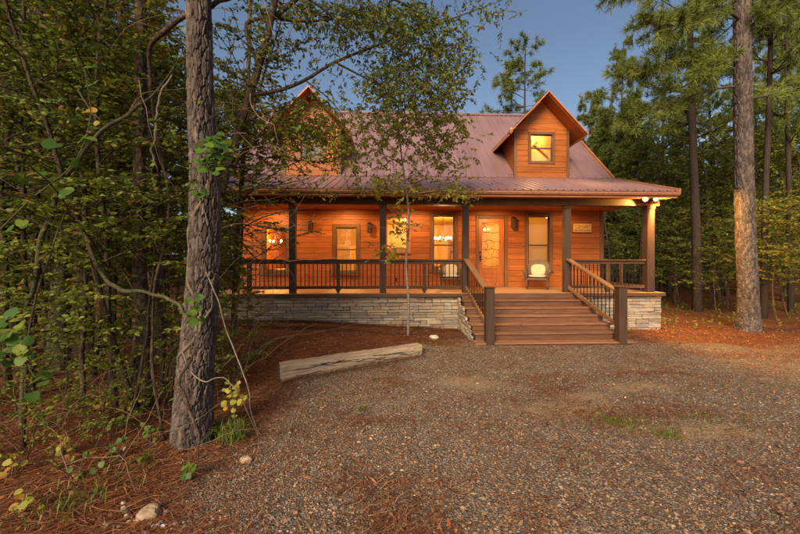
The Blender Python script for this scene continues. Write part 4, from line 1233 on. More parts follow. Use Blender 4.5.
b0 = gp(192, 438); Y0 = b0[1]
path = [b0 - (0, 0, .15), at(195, 380, Y0), at(202, 300, Y0), at(205, 200, Y0), at(201, 100, Y0), at(199, 0, Y0), at(198, -200, Y0), at(199, -480, Y0)]
big = near_trunk('pine_tree', path, [.180, .158, .140, .126, .108, .100, .09, .08], 160, 860, .030, .17, .030, BARKP,
    'thick pine trunk wrapped by a vine, in front at the edge of the gravel', .12, 3)
Bp = path[0]
# its branches above the frame's top edge
rng = np.random.default_rng(41); g = Geo(); C, A = [], []
for i in range(22):
    z = 6.2 + i * .28; az = i * 2.4; L = rng.uniform(1.6, 2.6)
    lp = walk(rng, (.03, 0, z), (math.cos(az), math.sin(az), .15), L, 8, .12, .02); g.tube(lp, np.linspace(.035, .008, 8), 5, False)
    for s in range(8):
        kk = min(6, int((.25 + .75 * s / 8) * 7)); tp = walk(rng, lp[kk], unit(lp[kk + 1] - lp[kk]) + rng.normal(0, .5, 3), .4, 4, .15, .05); g.tube(tp, .006, 3, False)
        C += [tp[-1], tp[2]]; A += [tp[-1] - tp[-2]] * 2
local('limbs', geo_mesh(g, 'limbs', BARKP), big); local('crown', tufts(rng, np.array(C), np.array(A), 26, .2, .004, 'crown', L_PINE), big)

# right-hand pine, lit by the floodlight
b1 = gp(748, 333); Y1 = b1[1]
rpath = [b1 - (0, 0, .15), at(748, 290, Y1), at(745, 220, Y1), at(743, 120, Y1), at(742, 0, Y1), at(741, -150, Y1), at(740, -330, Y1)]
rp = near_trunk('pine_tree', rpath, [.255, .210, .200, .190, .177, .15, .10], 110, 680, .052, .17, .030, BARKP, 'tall straight pine trunk lit orange by the floodlight, right of the cabin', .30, 8)
rng = np.random.default_rng(43); g = Geo(); C, A = [], []
RB = np.array(rpath[0])
def pine_limb(pts, r0, n_t, tl=.55, g=g, C=C, A=A, base=RB):
    lp = smooth_path([np.array(p) - base for p in pts], 12); g.tube(lp, np.linspace(r0, .010, 12), 6, False)
    for s in range(n_t):
        a = .25 + .75 * (s + rng.random()) / n_t; kk = min(10, int(a * 11))
        d = unit(unit(lp[kk + 1] - lp[kk]) + rng.normal(0, .55, 3)); tp = walk(rng, lp[kk], d, tl * rng.uniform(.4, 1.2), 5, .15, .06); g.tube(tp, np.linspace(.010, .005, 5), 3, False)
        for w in (2, 3, 4): C.append(tp[w] + rng.normal(0, .03, 3)); A.append(tp[w] - tp[w - 1])
Yr = Y1
pine_limb([at(742, 62, Yr), at(705, 55, Yr - .3), at(660, 68, Yr - .5), at(615, 82, Yr - .6)], .05, 60)
pine_limb([at(741, 20, Yr), at(715, 5, Yr - .6), at(680, 25, Yr - 1.0), at(640, 20, Yr - 1.3)], .05, 60)
pine_limb([at(742, -10, Yr), at(690, -25, Yr + .5), at(640, -10, Yr + .8), at(600, -5, Yr + 1)], .05, 50)
pine_limb([at(743, 85, Yr), at(700, 92, Yr + .2), at(655, 110, Yr + .2), at(625, 122, Yr + .1)], .04, 40)
pine_limb([at(742, 40, Yr), at(765, 10, Yr - .4), at(790, -15, Yr - .6)], .05, 28)
pine_limb([at(743, 100, Yr), at(775, 92, Yr + .8), at(810, 70, Yr + 1.4)], .04, 26)
pine_limb([at(742, 50, Yr), at(720, 62, Yr - 1.0), at(708, 72, Yr - 1.6)], .03, 26, .4)
for i in range(26):
    z = 9.5 + i * .32; az = i * 2.4 + .5; L = rng.uniform(1.5, 3.0)
    p = np.array([-.1, 0, z]); q = p + np.array([math.cos(az) * L, math.sin(az) * L, .5]); pine_limb([p + RB, (p + q) / 2 + RB + (0, 0, .2), q + RB], .04, 12)
local('limbs', geo_mesh(g, 'limbs', BARKP), rp); local('crown', tufts(rng, np.array(C), np.array(A), 40, .21, .0058, 'crown', L_PINE), rp)

# slim trunks among the undergrowth on the left
b2 = gp(146, 404)
near_trunk('slim_tree', [b2 - (0, 0, .1), at(143, 330, b2[1]), at(139, 240, b2[1]), at(140, 120, b2[1]), at(141, 0, b2[1]), at(139, -160, b2[1])], [.085, .072, .066, .062, .055, .04], 40, 260, .03, .06, .012, BARKD, 'slim bare brown trunk standing just left of the vine-wrapped pine', .2, 12)
b3 = gp(84, 350)
near_trunk('slim_tree', [b3 - (0, 0, .1), at(83, 260, b3[1]), at(80, 160, b3[1]), at(76, 40, b3[1]), at(72, -80, b3[1])], [.15, .13, .12, .11, .09], 40, 220, .04, .08, .014, BARKD, 'dim brown trunk behind the crooked green stem', .2, 15)
p4 = at(58, 330, 6.0); p4[2] = float(gz(p4[0], 6.0)) - .1
near_trunk('slim_tree', [p4, at(63, 200, 6.0), at(66, 110, 6.0), at(66, 40, 6.0), at(69, -40, 6.0), at(66, -150, 6.0)], [.14, .125, .115, .105, .09, .07], 44, 240, .04, .07, .016, BARKL, 'lichen-spotted trunk at the upper left among leaves', .2, 17)
p5 = at(12, 330, 6.6); p5[2] = float(gz(p5[0], 6.6)) - .1
near_trunk('slim_tree', [p5, at(10, 200, 6.6), at(8, 60, 6.6), at(6, -120, 6.6)], [.15, .13, .115, .09], 40, 200, .04, .08, .014, BARKD, 'shadowed trunk nearest the left edge of the view', .2, 18)
for i, (u, v, top, Y, r, lab) in enumerate(((112, 372, 120, 5.6, .035, 'thin upright stem between the lichen trunk and the slim bare trunk'), (158, 360, 152, 6.2, .04, 'thin dark stem just left of the big pine, farther back'), (32, 372, 40, 5.4, .04, 'thin upright stem near the left edge behind the green stem'), (128, 345, 122, 7.5, .06, 'narrow brown trunk set back left of the slim bare trunk'), (232, 340, 250, 7.6, .045, 'thin trunk right of the big pine before the cabin corner'), (48, 350, 44, 7.2, .07, 'brown trunk set back behind the green stem'))):
    p_ = at(u, v, Y); p_[2] = float(gz(p_[0], Y)) - .1
    near_trunk('slim_tree', [p_, at(u + (top - u) * .3, 240, Y), at(u + (top - u) * .6 + 3, 120, Y), at(top, 0, Y), at(top - 2, -140, Y)], [r * 1.2, r, r * .95, r * .85, r * .6], 20, 120, .03, .06, .006, BARKD, lab, .2, 30 + i)
# crooked stems
def stem_thing(name, pts, r, label, mat, cat='vine', n=60, k=8, leaves=None):
    root = empty(name, tuple(pts[0])); tag(root, label, cat)
    P = smooth_path([np.array(p) - pts[0] for p in pts], n); rr = np.interp(np.linspace(0, 1, n), np.linspace(0, 1, len(r)), r)
    rn = np.random.default_rng(int(abs(pts[0][0]) * 1000) + n); kn = np.convolve(rn.normal(0, 1, n + 8), np.ones(5) / 5, 'same')[4:n + 4]
    rr = rr * (1 + .22 * kn) * np.minimum(1, np.linspace(6, .25, n))
    P = P + np.stack([np.convolve(rn.normal(0, 1, n + 8), np.hanning(9) / 3, 'same')[4:n + 4] for _ in range(3)], -1) * max(r) * .9 * np.minimum(1, np.linspace(0, 8, n))[:, None]
    g = Geo().tube(P, rr, k); local('stem', geo_mesh(g, 'stem', mat), root)
    return root, P
Yc = 3.9
ground_pt = lambda u, v, Y: (lambda p: np.array([p[0], Y, float(gz(p[0], Y)) - .05]))(at(u, v, Y))
stem_thing('crooked_stem', [ground_pt(22, 400, Yc), at(24, 330, Yc), at(32, 285, Yc), at(45, 230, Yc), at(58, 195, Yc), at(73, 165, Yc), at(95, 140, Yc), at(130, 112, Yc), at(155, 95, Yc + .2), at(190, 40, Yc + .5)], [.026, .025, .024, .023, .022, .020, .019, .016, .010], 'mossy green stem leaning up to the right at the far left', GSTEM, 'stem')
stem_thing('crooked_stem', [at(79, 168, 3.95), at(85, 195, 3.95), at(90, 245, 3.95), at(104, 275, 3.95), at(122, 291, 3.9), at(150, 293, 3.8), at(175, 302, 3.65), at(187, 318, 3.52)], [.014, .02, .022, .021, .02, .019, .018, .016], 'dark vine sagging from the green stem across to the big pine', GSTEM, 'vine')
stem_thing('crooked_stem', [ground_pt(165, 420, 3.7), at(150, 350, 4.0), at(160, 270, 4.2), at(172, 200, 4.3), at(155, 120, 4.3), at(150, 60, 4.2), at(172, 30, 4.0), at(205, 8, 3.9), at(235, -5, 3.9), at(260, -25, 3.9)], [.014, .014, .015, .016, .018, .022, .026, .026, .024, .02], 'dark winding limb crossing the top of the big pine', BARKD, 'vine')
# vines on the big trunk
def wrap(name, turns, z0, z1, r, label, ph, mat=VINE, n=120, off=.0):
    t = np.linspace(0, 1, n); z = z0 + (z1 - z0) * t
    cx = np.interp(z, [p[2] for p in path], [p[0] for p in path]); cy = np.interp(z, [p[2] for p in path], [p[1] for p in path])
    rad = np.interp(z, [p[2] for p in path], [.192, .168, .150, .135, .117, .108, .097, .09]) + off + .012 * np.sin(t * 31)
    a = ph + turns * 2 * np.pi * t + .25 * np.sin(t * 17)
    P = np.stack([cx + rad * np.cos(a), cy + rad * np.sin(a), z], -1)
    root = empty(name, tuple(P[0])); tag(root, label, 'vine')
    g = Geo().tube(P - P[0], r * (1 + .25 * np.sin(t * 40)), 7); local('stem', geo_mesh(g, 'stem', mat), root)
    return P
wrap('climbing_vine', 1.35, .9, 2.75, .016, 'pale twisted vine coiled round the big pine', 3.6, VINE)
wrap('climbing_vine', -.5, 1.2, 3.3, .012, 'thin pale vine running up the big pine', 5.2, VINE)
stem_thing('hanging_vine', [at(206, 272, 3.35), at(218, 300, 3.32), at(228, 335, 3.3), at(240, 365, 3.25), at(249, 392, 3.2), at(252, 415, 3.2), gp(262, 452)], [.007, .006, .006, .006, .005, .004], 'pale vine hanging from the big pine down to the gravel edge', plain('pale_root', (.17, .125, .09), .9, noise=.5))
stem_thing('hanging_vine', [at(182, 352, 3.3), at(192, 373, 3.25), at(205, 382, 3.2), at(222, 378, 3.2), at(238, 392, 3.2), at(247, 412, 3.2), gp(266, 450)], [.004, .006, .005, .005, .005, .004, .003], 'looping pale vine low across the base of the big pine', bpy.data.materials['pale_root'])
stem_thing('hanging_vine', [at(200, 340, 3.3), at(190, 362, 3.25), at(180, 385, 3.2), at(196, 425, 3.12), at(200, 462, 3.05)], [.010, .013, .014, .012, .010], 'dark dead stem leaning against the foot of the big pine', BARKD)
stem_thing('hanging_vine', [at(172, 75, 3.9), at(158, 100, 3.9), at(157, 125, 3.9), at(152, 150, 3.9), at(158, 172, 3.9)], [.010, .014, .014, .012, .008], 'thick loop of vine hanging between the slim trunk and the big pine', VINE)

# leaf meshes of the vines: each large leaf a part of its own
def big_leaf(seed, lobed=True):
    r = np.random.default_rng(seed); n = 14; th = np.linspace(-math.pi, math.pi, n, endpoint=False)
    rad = .5 * (1 + .28 * np.cos(th)) * (1 + (.12 * np.cos(3 * th) if lobed else 0)) * r.uniform(.92, 1.08, n)
    rad[0] *= .55
    V = [(.0, .0, .03)]
    for a, q in zip(th, rad): V.append((.5 + q * math.cos(a) * .95, q * math.sin(a), -.10 * (q * math.cos(a)) ** 2 * 2 + .10 * abs(q * math.sin(a)) + r.normal(0, .012)))
    V[0] = (.45, 0, -.01)
    T = [[0, 1 + i, 1 + (i + 1) % n] for i in range(n)]
    me = mesh_np('leaf', np.array(V) , [np.array(T)], True, {'rnd': np.full(n + 1, r.random())}); me.materials.append(L_VINE); return me
LEAFM = [big_leaf(s) for s in range(8)]
LEAFY = []
for s in range(4):
    m2 = big_leaf(50 + s, False); m2.materials.clear(); m2.materials.append(L_YEL); LEAFY.append(m2)
def leafy_vine(name, label, spots, size, mats=None, stemmat=GSTEM, cat='vine', n_extra=0, stem_pts=None):
    rng = np.random.default_rng(len(label)); p0 = np.array(spots[0]); root = empty(name, tuple(p0)); tag(root, label, cat)
    if stem_pts is not None:
        P = smooth_path([np.array(p) - p0 for p in stem_pts], 30); local('stem', geo_mesh(Geo().tube(P, np.linspace(.007, .003, 30), 5), 'stem', stemmat), root)
    for sp in spots:
        o = bpy.data.objects.new('leaf', (mats or LEAFM)[rng.integers(len(mats or LEAFM))]); col.objects.link(o); o.parent = root
        o.location = Vector(np.array(sp) - p0); s = size * rng.uniform(.7, 1.25); o.scale = (s, s, s)
        n = unit(np.array([rng.normal(0, .45), -.55 + rng.normal(0, .3), .75])); x = unit(np.cross(np.cross(n, rng.normal(0, 1, 3) + (0, 0, -.8)), n)); y = np.cross(n, x)
        o.rotation_euler = Matrix(np.array([x, y, n]).T.tolist()).to_euler()
    return root
def cloud(u, v, ru, rv, Y, n, seed, dy=.2):
    r = np.random.default_rng(seed); out = []
    while len(out) < n:
        a, b = r.uniform(-1, 1, 2)
        if a * a + b * b < 1: out.append(at(u + a * ru, v + b * rv, Y + r.uniform(-dy, dy)))
    return out
leafy_vine('green_vine', 'bright green leaf cluster high on the big pine trunk', cloud(213, 152, 17, 20, 3.3, 60, 1), .085, stem_pts=[at(196, 195, 3.3), at(206, 165, 3.28), at(222, 140, 3.3)])
leafy_vine('green_vine', 'small green vine leaves at chest height on the big pine', cloud(203, 192, 9, 8, 3.3, 14, 2, .08), .075, stem_pts=[at(200, 215, 3.33), at(203, 185, 3.3)])
leafy_vine('green_vine', 'green vine leaves low on the big pine beside the coil', cloud(196, 312, 6, 17, 3.28, 16, 3, .05), .065, stem_pts=[at(198, 335, 3.3), at(193, 292, 3.3)])
Yv = 3.0
leafy_vine('green_vine', 'large round green leaves on a vine at the upper left', [at(79, 68, Yv), at(90, 66, Yv), at(92, 85, Yv + .2), at(88, 135, Yv), at(82, 138, Yv), at(73, 158, Yv), at(62, 141, Yv), at(14, 174, Yv), at(5, 176, Yv), at(43, 176, Yv), at(50, 178, Yv), at(70, 188, Yv), at(78, 190, Yv), at(16, 225, Yv), at(24, 218, Yv), at(30, 222, Yv)], .105, stem_pts=[at(-10, 240, Yv), at(30, 200, Yv + .1), at(72, 165, Yv + .1), at(90, 120, Yv + .1), at(85, 70, Yv)])
leafy_vine('green_vine', 'fresh green leaves on a low vine at the left edge', cloud(14, 340, 16, 22, 2.9, 26, 5, .25) + cloud(38, 384, 13, 9, 2.9, 5, 6, .2), .085, stem_pts=[at(-15, 380, 2.9), at(10, 350, 2.9), at(38, 380, 2.9)])
leafy_vine('yellow_leaved_sapling', 'yellowing leaves beside the foot of the big pine', cloud(232, 398, 13, 20, 3.2, 26, 7, .2), .05, LEAFY, cat='sapling', stem_pts=[at(236, 432, 3.2), at(233, 400, 3.2), at(228, 375, 3.2)])
leafy_vine('yellow_leaved_sapling', 'pale green leaf pair hanging beside the slim trunk', [at(86, 108, 3.3), at(93, 112, 3.3), at(80, 107, 3.3), at(100, 120, 3.3)], .07, LEAFY, cat='sapling', stem_pts=[at(78, 90, 3.3), at(88, 106, 3.3), at(102, 122, 3.3)])

# leaning tree whose crown hangs over the dormer, and the sapling before the porch
def crown_blobs(lv, g, blobs, base, seed, leaf, per=9, tl=.4, droop=.25, wid=.5):
    rng = np.random.default_rng(seed)
    for u, v, ru, rv, Y, n in blobs:
        for _ in range(int(n * 1.9)):
            q = rng.normal(0, .5, 2); p = at(u + q[0] * ru, v + q[1] * rv, Y + rng.normal(0, .35)) - base
            d = rng.normal(0, 1, 3) * np.array([1, 1, .5]) + np.array([.2, 0, -.25])
            tp = walk(rng, p, d, tl * rng.uniform(.5, 1.3), 5, .2, -.06); g.tube(tp, np.linspace(.005, .002, 5), 3, False)
            lv.twig(tp, per, leaf, wid, 1.0, .8, droop)
Yl = 5.6
lb = ground_pt(207, 330, Yl)
root = empty('leaning_tree', tuple(lb)); tag(root, 'slender leaning tree whose leafy limbs hang over the left dormer', 'tree')
rng = np.random.default_rng(61); g = Geo()
def limb(pts, r): g.tube(smooth_path([np.array(p) - lb for p in pts], 20), np.interp(np.linspace(0, 1, 20), np.linspace(0, 1, len(r)), r), 7, False)
limb([lb, at(210, 280, Yl), at(217, 215, Yl), at(228, 165, Yl), at(247, 105, Yl), at(262, 55, Yl), at(275, 0, Yl), at(285, -70, Yl), at(296, -160, Yl)], [.085, .08, .075, .07, .065, .06, .055, .045, .03])
limb([at(258, 65, Yl), at(246, 25, Yl), at(270, 18, Yl + .1), at(300, 21, Yl + .3), at(335, 18, Yl + .5), at(370, 5, Yl + .8)], [.03, .03, .028, .024, .018, .010])
limb([at(252, 95, Yl), at(280, 90, Yl + .2), at(305, 80, Yl + .4), at(335, 62, Yl + .7), at(375, 46, Yl + 1), at(420, 30, Yl + 1.2), at(470, 12, Yl + 1.3), at(510, -3, Yl + 1.4)], [.035, .03, .028, .026, .022, .018, .010, .004])
limb([at(270, 20, Yl), at(320, -15, Yl + .5), at(370, -10, Yl + .9), at(420, 15, Yl + 1.2), at(450, 60, Yl + 1.3)], [.04, .034, .03, .02, .006])
limb([at(335, 62, Yl + .7), at(370, 80, Yl + .9), at(405, 95, Yl + 1), at(440, 118, Yl + 1.1)], [.02, .014, .010, .004])
limb([at(305, 80, Yl + .4), at(330, 100, Yl + .5), at(350, 125, Yl + .6)], [.014, .010, .004])
limb([at(280, -20, Yl), at(330, 15, Yl + .4), at(350, 45, Yl + .6)], [.02, .015, .005])
limb([at(390, 60, Yl + 1), at(400, 45, Yl + 1.0), at(440, 45, Yl + 1.2), at(480, 47, Yl + 1.3)], [.01, .008, .006, .003])
lv = Leaves(rng)
crown_blobs(lv, g, [(420, 40, 50, 42, Yl + 1.2, 210), (372, 15, 45, 22, Yl + .9, 120), (445, 85, 26, 28, Yl + 1.2, 55), (300, 8, 55, 14, Yl + .4, 30), (335, 45, 40, 26, Yl + .7, 24),
    (395, 85, 45, 25, Yl + 1, 110), (480, 10, 30, 14, Yl + 1.3, 12), (505, 8, 14, 10, Yl + 1.3, 5), (460, 62, 18, 22, Yl + 1.3, 14), (320, 110, 35, 22, Yl + .5, 26), (262, 35, 26, 25, Yl, 18)], lb, 62, .08)
local('trunk', geo_mesh(g, 'trunk', BARKD), root); local('crown', lv.mesh('crown', L_GUM), root)
Ys = 8.45
sb = ground_pt(408, 338, Ys)
root = empty('sapling', tuple(sb)); tag(root, 'thin grey sapling with yellow-green leaves in front of the porch railing', 'sapling')
g = Geo(); lb_save = lb; lb = sb
limb([sb, at(408.5, 300, Ys), at(406, 260, Ys), at(409, 225, Ys), at(407, 195, Ys), at(402, 160, Ys), at(398, 120, Ys), at(400, 80, Ys)], [.034, .03, .028, .026, .024, .02, .016, .008])
for a, b_, c in (((405, 180), (430, 165), (462, 150)), ((403, 165), (375, 150), (340, 140)), ((400, 135), (425, 120), (455, 118)), ((400, 140), (370, 125), (345, 118)), ((407, 195), (435, 190), (462, 182)), ((406, 190), (380, 188), (352, 190)), ((408, 250), (395, 247), (376, 245)), ((408, 225), (400, 215), (392, 207)), ((407, 232), (418, 224), (428, 222)), ((402, 165), (410, 140), (430, 95))):
    limb([at(*a, Ys), at(*b_, Ys + rng.normal(0, .3)), at(*c, Ys + rng.normal(0, .5))], [.012, .008, .003])
lv = Leaves(rng)
crown_blobs(lv, g, [(400, 118, 52, 34, Ys, 120), (365, 150, 34, 24, Ys, 50), (437, 150, 34, 24, Ys, 55), (395, 182, 52, 12, Ys, 42), (452, 188, 22, 10, Ys, 22), (445, 120, 20, 25, Ys, 35), (398, 222, 9, 22, Ys, 13), (380, 247, 10, 5, Ys, 6), (392, 256, 14, 6, Ys, 5)], sb, 64, .095, 11, .45)
local('trunk', geo_mesh(g, 'trunk', STEM), root); local('crown', lv.mesh('crown', L_YEL), root)
lb = lb_save
# branches hanging into the dormer from the left
root = empty('branch_tree', tuple(ground_pt(232, 330, 6.6))); tag(root, 'olive-leaved young tree between the big pine and the cabin corner', 'tree')
rb_ = np.array(root.location); g = Geo(); lb = rb_
limb([rb_, at(236, 270, 6.6), at(240, 200, 6.6), at(245, 140, 6.6), at(255, 90, 6.6)], [.04, .036, .03, .022, .01])
for a, b_, c in (((240, 200), (280, 170), (330, 150)), ((242, 180), (275, 185), (320, 175)), ((245, 150), (290, 130), (345, 125)), ((250, 120), (290, 105), (335, 108)), ((238, 230), (270, 215), (325, 205)), ((242, 170), (225, 140), (215, 120)), ((238, 240), (265, 262), (300, 240))):
    limb([at(*a, 6.6), at(*b_, 6.4 + rng.normal(0, .2)), at(*c, 6.3 + rng.normal(0, .3))], [.015, .010, .003])
lv = Leaves(rng)
crown_blobs(lv, g, [(300, 128, 42, 30, 6.4, 78), (262, 140, 36, 30, 6.5, 60), (335, 150, 24, 24, 6.3, 26), (235, 110, 34, 40, 6.4, 110), (265, 180, 40, 8, 6.4, 10), (300, 192, 40, 5, 6.4, 4), (230, 285, 14, 30, 6.5, 24), (224, 240, 10, 30, 6.6, 16)], rb_, 66, .075, 12, .4)
local('trunk', geo_mesh(g, 'trunk', BARKD), root); local('crown', lv.mesh('crown', L_YEL), root)

# ------------------------------------------------------------------ woods left of the cabin
LAB_S = {0: 'thin olive-leaved understory tree in the left woods', 1: 'wide-spreading olive-leaved understory tree in the left woods', 2: 'short bright green understory tree in the left woods', 3: 'tall deep green understory tree in the left woods'}
left_spots = [(-3.3, 5.3, 1, .95), (-3.9, 4.6, 0, 1.05), (-4.6, 5.6, 1, 1.1), (-3.3, 6.3, 3, 1.0), (-5.4, 5.2, 3, 1.0), (-4.2, 7.0, 1, 1.1), (-5.8, 7.2, 0, 1.3), (-3.0, 4.1, 2, .9), (-4.4, 4.0, 2, 1.0),
    (-6.6, 6.2, 1, 1.1), (-7.4, 8.0, 3, 1.1), (-5.2, 8.6, 3, 1.1), (-6.4, 9.8, 1, 1.3), (-8.4, 9.4, 3, 1.3), (-3.1, 4.9, 0, 1.15), (-3.6, 3.6, 2, .8), (-5.0, 4.2, 1, .95), (-3.2, 7.4, 1, .95), (-4.8, 4.9, 0, 1.25), (-3.4, 5.5, 3, 1.1), (-5.6, 6.2, 3, 1.1), (-3.9, 5.4, 0, 1.25), (-6.2, 5.4, 0, 1.2), (-4.3, 6.2, 2, 1.4), (-3.05, 4.4, 3, .85), (-3.7, 5.9, 0, 1.25), (-3.35, 4.45, 1, 1.0)]
for i, (x, y, k, s) in enumerate(left_spots):
    place(SPRAY[k], x, y, rg.uniform(0, 6.28), s, LAB_S[k], 'tree', 'understory trees left of the cabin', 'understory_tree')
SHRUB = [proto_spray_tree(16, 1.5, .012, L_MID, BARKD, 16, .12, .75, .07, 4, 10), proto_spray_tree(17, 1.9, .014, L_OLIVE, BARKD, 18, .12, .85, .066, 4, 11)]
for i, (x, y, k, s) in enumerate([(-4.3, 3.55, 0, .8), (-3.75, 3.9, 1, .8), (-3.3, 4.15, 0, .7), (-4.9, 4.4, 1, 1), (-2.75, 4.5, 1, .75), (-5.4, 4.0, 0, 1), (-4.4, 4.9, 0, .9), (-3.2, 5.1, 1, .9), (-5.8, 5.2, 1, 1.1), (-2.6, 5.6, 0, .85), (-3.8, 3.2, 0, .55), (-2.9, 3.75, 0, .5), (-3.3, 3.3, 1, .5), (-6.4, 5.9, 0, 1.2), (-4.1, 5.9, 1, 1.1), (-2.35, 6.4, 1, .8), (-5.0, 6.6, 0, 1.2), (-2.45, 5.0, 0, .6), (-3.5, 6.8, 1, 1.1)]):
    place(SHRUB[k], x, y, rg.uniform(0, 6.28), s, ['low fresh green shrub in the straw under the left trees', 'low olive shrub in the straw under the left trees'][k], 'shrub', 'low shrubs under the left trees', 'low_shrub')
for i in range(13):
    y = rg.uniform(9.5, 22); x = -rg.uniform(.62, 1.5) * y - 1.2
    if x > -6.8: x = -7.2
    place(BUSH[[0, 2, 0][i % 3]], x, y, rg.uniform(0, 6.28), rg.uniform(.7, 1.1), 'dark leafy tree deep in the woods left of the cabin', 'tree', 'broadleaf trees deep in the left woods', 'broadleaf_tree')
for i in range(14):
    y = rg.uniform(8, 24); x = -rg.uniform(.6, 1.4) * y - 1.6
    if x > -6.6: x = -6.9
    place(PINE[i % 2], x, y, rg.uniform(0, 6.28), rg.uniform(.8, 1.1), 'straight dark pine trunk deep in the woods left of the cabin', 'tree', 'pines deep in the left woods', 'pine_tree')
# ------------------------------------------------------------------ woods right of and behind the cabin
def px_place(proto, u, Y, s, label, group=None, name=None, rz=None):
    p = at(u, 300, Y); return place(proto, p[0], Y, rg.uniform(0, 6.28) if rz is None else rz, s, label, 'tree', group, name)
px_place(PINE_LONE, 525, 30, 1.0, 'lone pine rising behind the roof ridge left of the right dormer', name='pine_tree')
px_place(PINE[1], 697, 13.2, .86, 'dark pine with a thin trunk between the porch corner and the lit pine', name='pine_tree')
px_place(PINE[0], 764, 11.6, .62, 'slim pine just behind the lit pine trunk', name='pine_tree').scale[2] = .9
px_place(PINE[1], 791, 12.6, .5, 'slim dark trunk near the right edge of the view', name='pine_tree').scale[2] = .8
px_place(PINE[2], 603, 25, 1.05, 'pale young pine beyond the right end of the roof', name='pine_tree')
for u_, Y_, s_ in ((588, 31, 1.45), (611, 22, 1.0), (627, 26, 1.2)): px_place(PINE[2], u_, Y_, s_, 'pale green pine in the gap between the right dormer and the porch roof', 'young pines beyond the roof end', 'pine_tree')
px_place(PINE[2], 640, 20, .95, 'soft bushy pine above the porch roof corner', name='pine_tree')
px_place(PINE[2], 668, 24, 1.1, 'tall bushy pine farther back above the porch corner', name='pine_tree')
for u, Y, k, s in ((625, 24, 1, .95), (655, 18, 1, .75), (690, 22, 1, .95), (720, 17, 0, .85), (740, 21, 1, 1.0), (765, 16, 2, .9), (790, 19, 0, 1.0), (815, 15, 2, .9), (675, 16, 2, .62), (600, 34, 1, 1.1), (705, 30, 0, 1.2), (770, 28, 0, 1.2), (640, 31, 0, 1.1), (850, 18, 0, 1.0), (590, 40, 0, 1.2), (615, 19, 1, .55), (640, 16.5, 1, .5), (668, 19, 1, .6), (700, 18, 1, .6), (728, 18, 1, .7), (610, 27, 1, .9), (648, 25, 1, 1.0), (758, 18, 1, .75), (782, 15.5, 1, .6)):
    px_place(BUSH[k], u, Y, s, ['dark green broadleaf tree in the woods right of the cabin', 'fresh green broadleaf tree in the woods right of the cabin', 'olive broadleaf tree in the woods right of the cabin'][k], 'broadleaf trees in the right woods', 'broadleaf_tree')
for u, Y, s in ((620, 34, 1.0), (660, 29, .95), (715, 25, .9), (735, 34, 1), (780, 24, .9), (805, 20, .9), (840, 14, .9), (870, 17, 1)):
    px_place(PINE[1 if s > .92 else 0], u, Y, s, 'tall pine standing back in the woods right of the cabin', 'pines back in the right woods', 'pine_tree')
for u, Y, k, s in ((778, 10.4, 4, .95), (802, 9.9, 4, 1.05), (768, 12.6, 4, 1.05), (718, 12.4, 2, 1.0), (695, 15.5, 4, 1.1), (790, 11.6, 2, 1.3), (728, 13.5, 0, .9), (682, 14.5, 2, 1.1), (640, 15.5, 1, .9), (660, 17, 0, 1), (712, 15, 2, 1.1), (790, 13.5, 0, 1), (622, 15.8, 2, 1.2), (825, 11.2, 1, .9), (755, 14.2, 1, .9)):
    px_place(SPRAY[k], u, Y, s, ['thin olive-leaved understory tree right of the porch', 'wide olive-leaved understory tree right of the porch', 'short bright green understory tree right of the porch', 'deep green understory tree right of the porch', 'yellow-green layered understory tree near the lit pine'][k], 'understory trees right of the cabin', 'understory_tree')

# the far wood that closes the view: one mass of leaves
def far_wood():
    rng = np.random.default_rng(77); n = 60000
    a = np.concatenate([rng.uniform(-1.45, -.12, n // 2), rng.uniform(.20, 1.35, n - n // 2)]); rad = rng.uniform(34, 60, n)
    X, Y = rad * np.sin(a), rad * np.cos(a)
    top = 7 + 5 * fbm(np.stack([a * 9, rad * .05, a * 0], -1), 3, 3) + 3 * fbm(np.stack([a * 40, rad * .2, a * 0], -1), 2, 4)
    top = top * np.where((a > -.45) & (a < .42), .55, 1)
    Z = rng.uniform(0, 1, n) ** .8 * top + gz(X, Y)
    lv = Leaves(rng); lv.add(np.stack([X, Y, Z], -1), rng.normal(0, 1, (n, 3)), UP + rng.normal(0, .7, (n, 3)), rng.uniform(.35, .75, n), .35)
    o = put(bpy.data.objects.new('far_wood', lv.mesh('far_wood', L_DARK, False))); tag(o, 'dim mass of far woodland behind the trees', 'woods', kind='stuff')
far_wood()

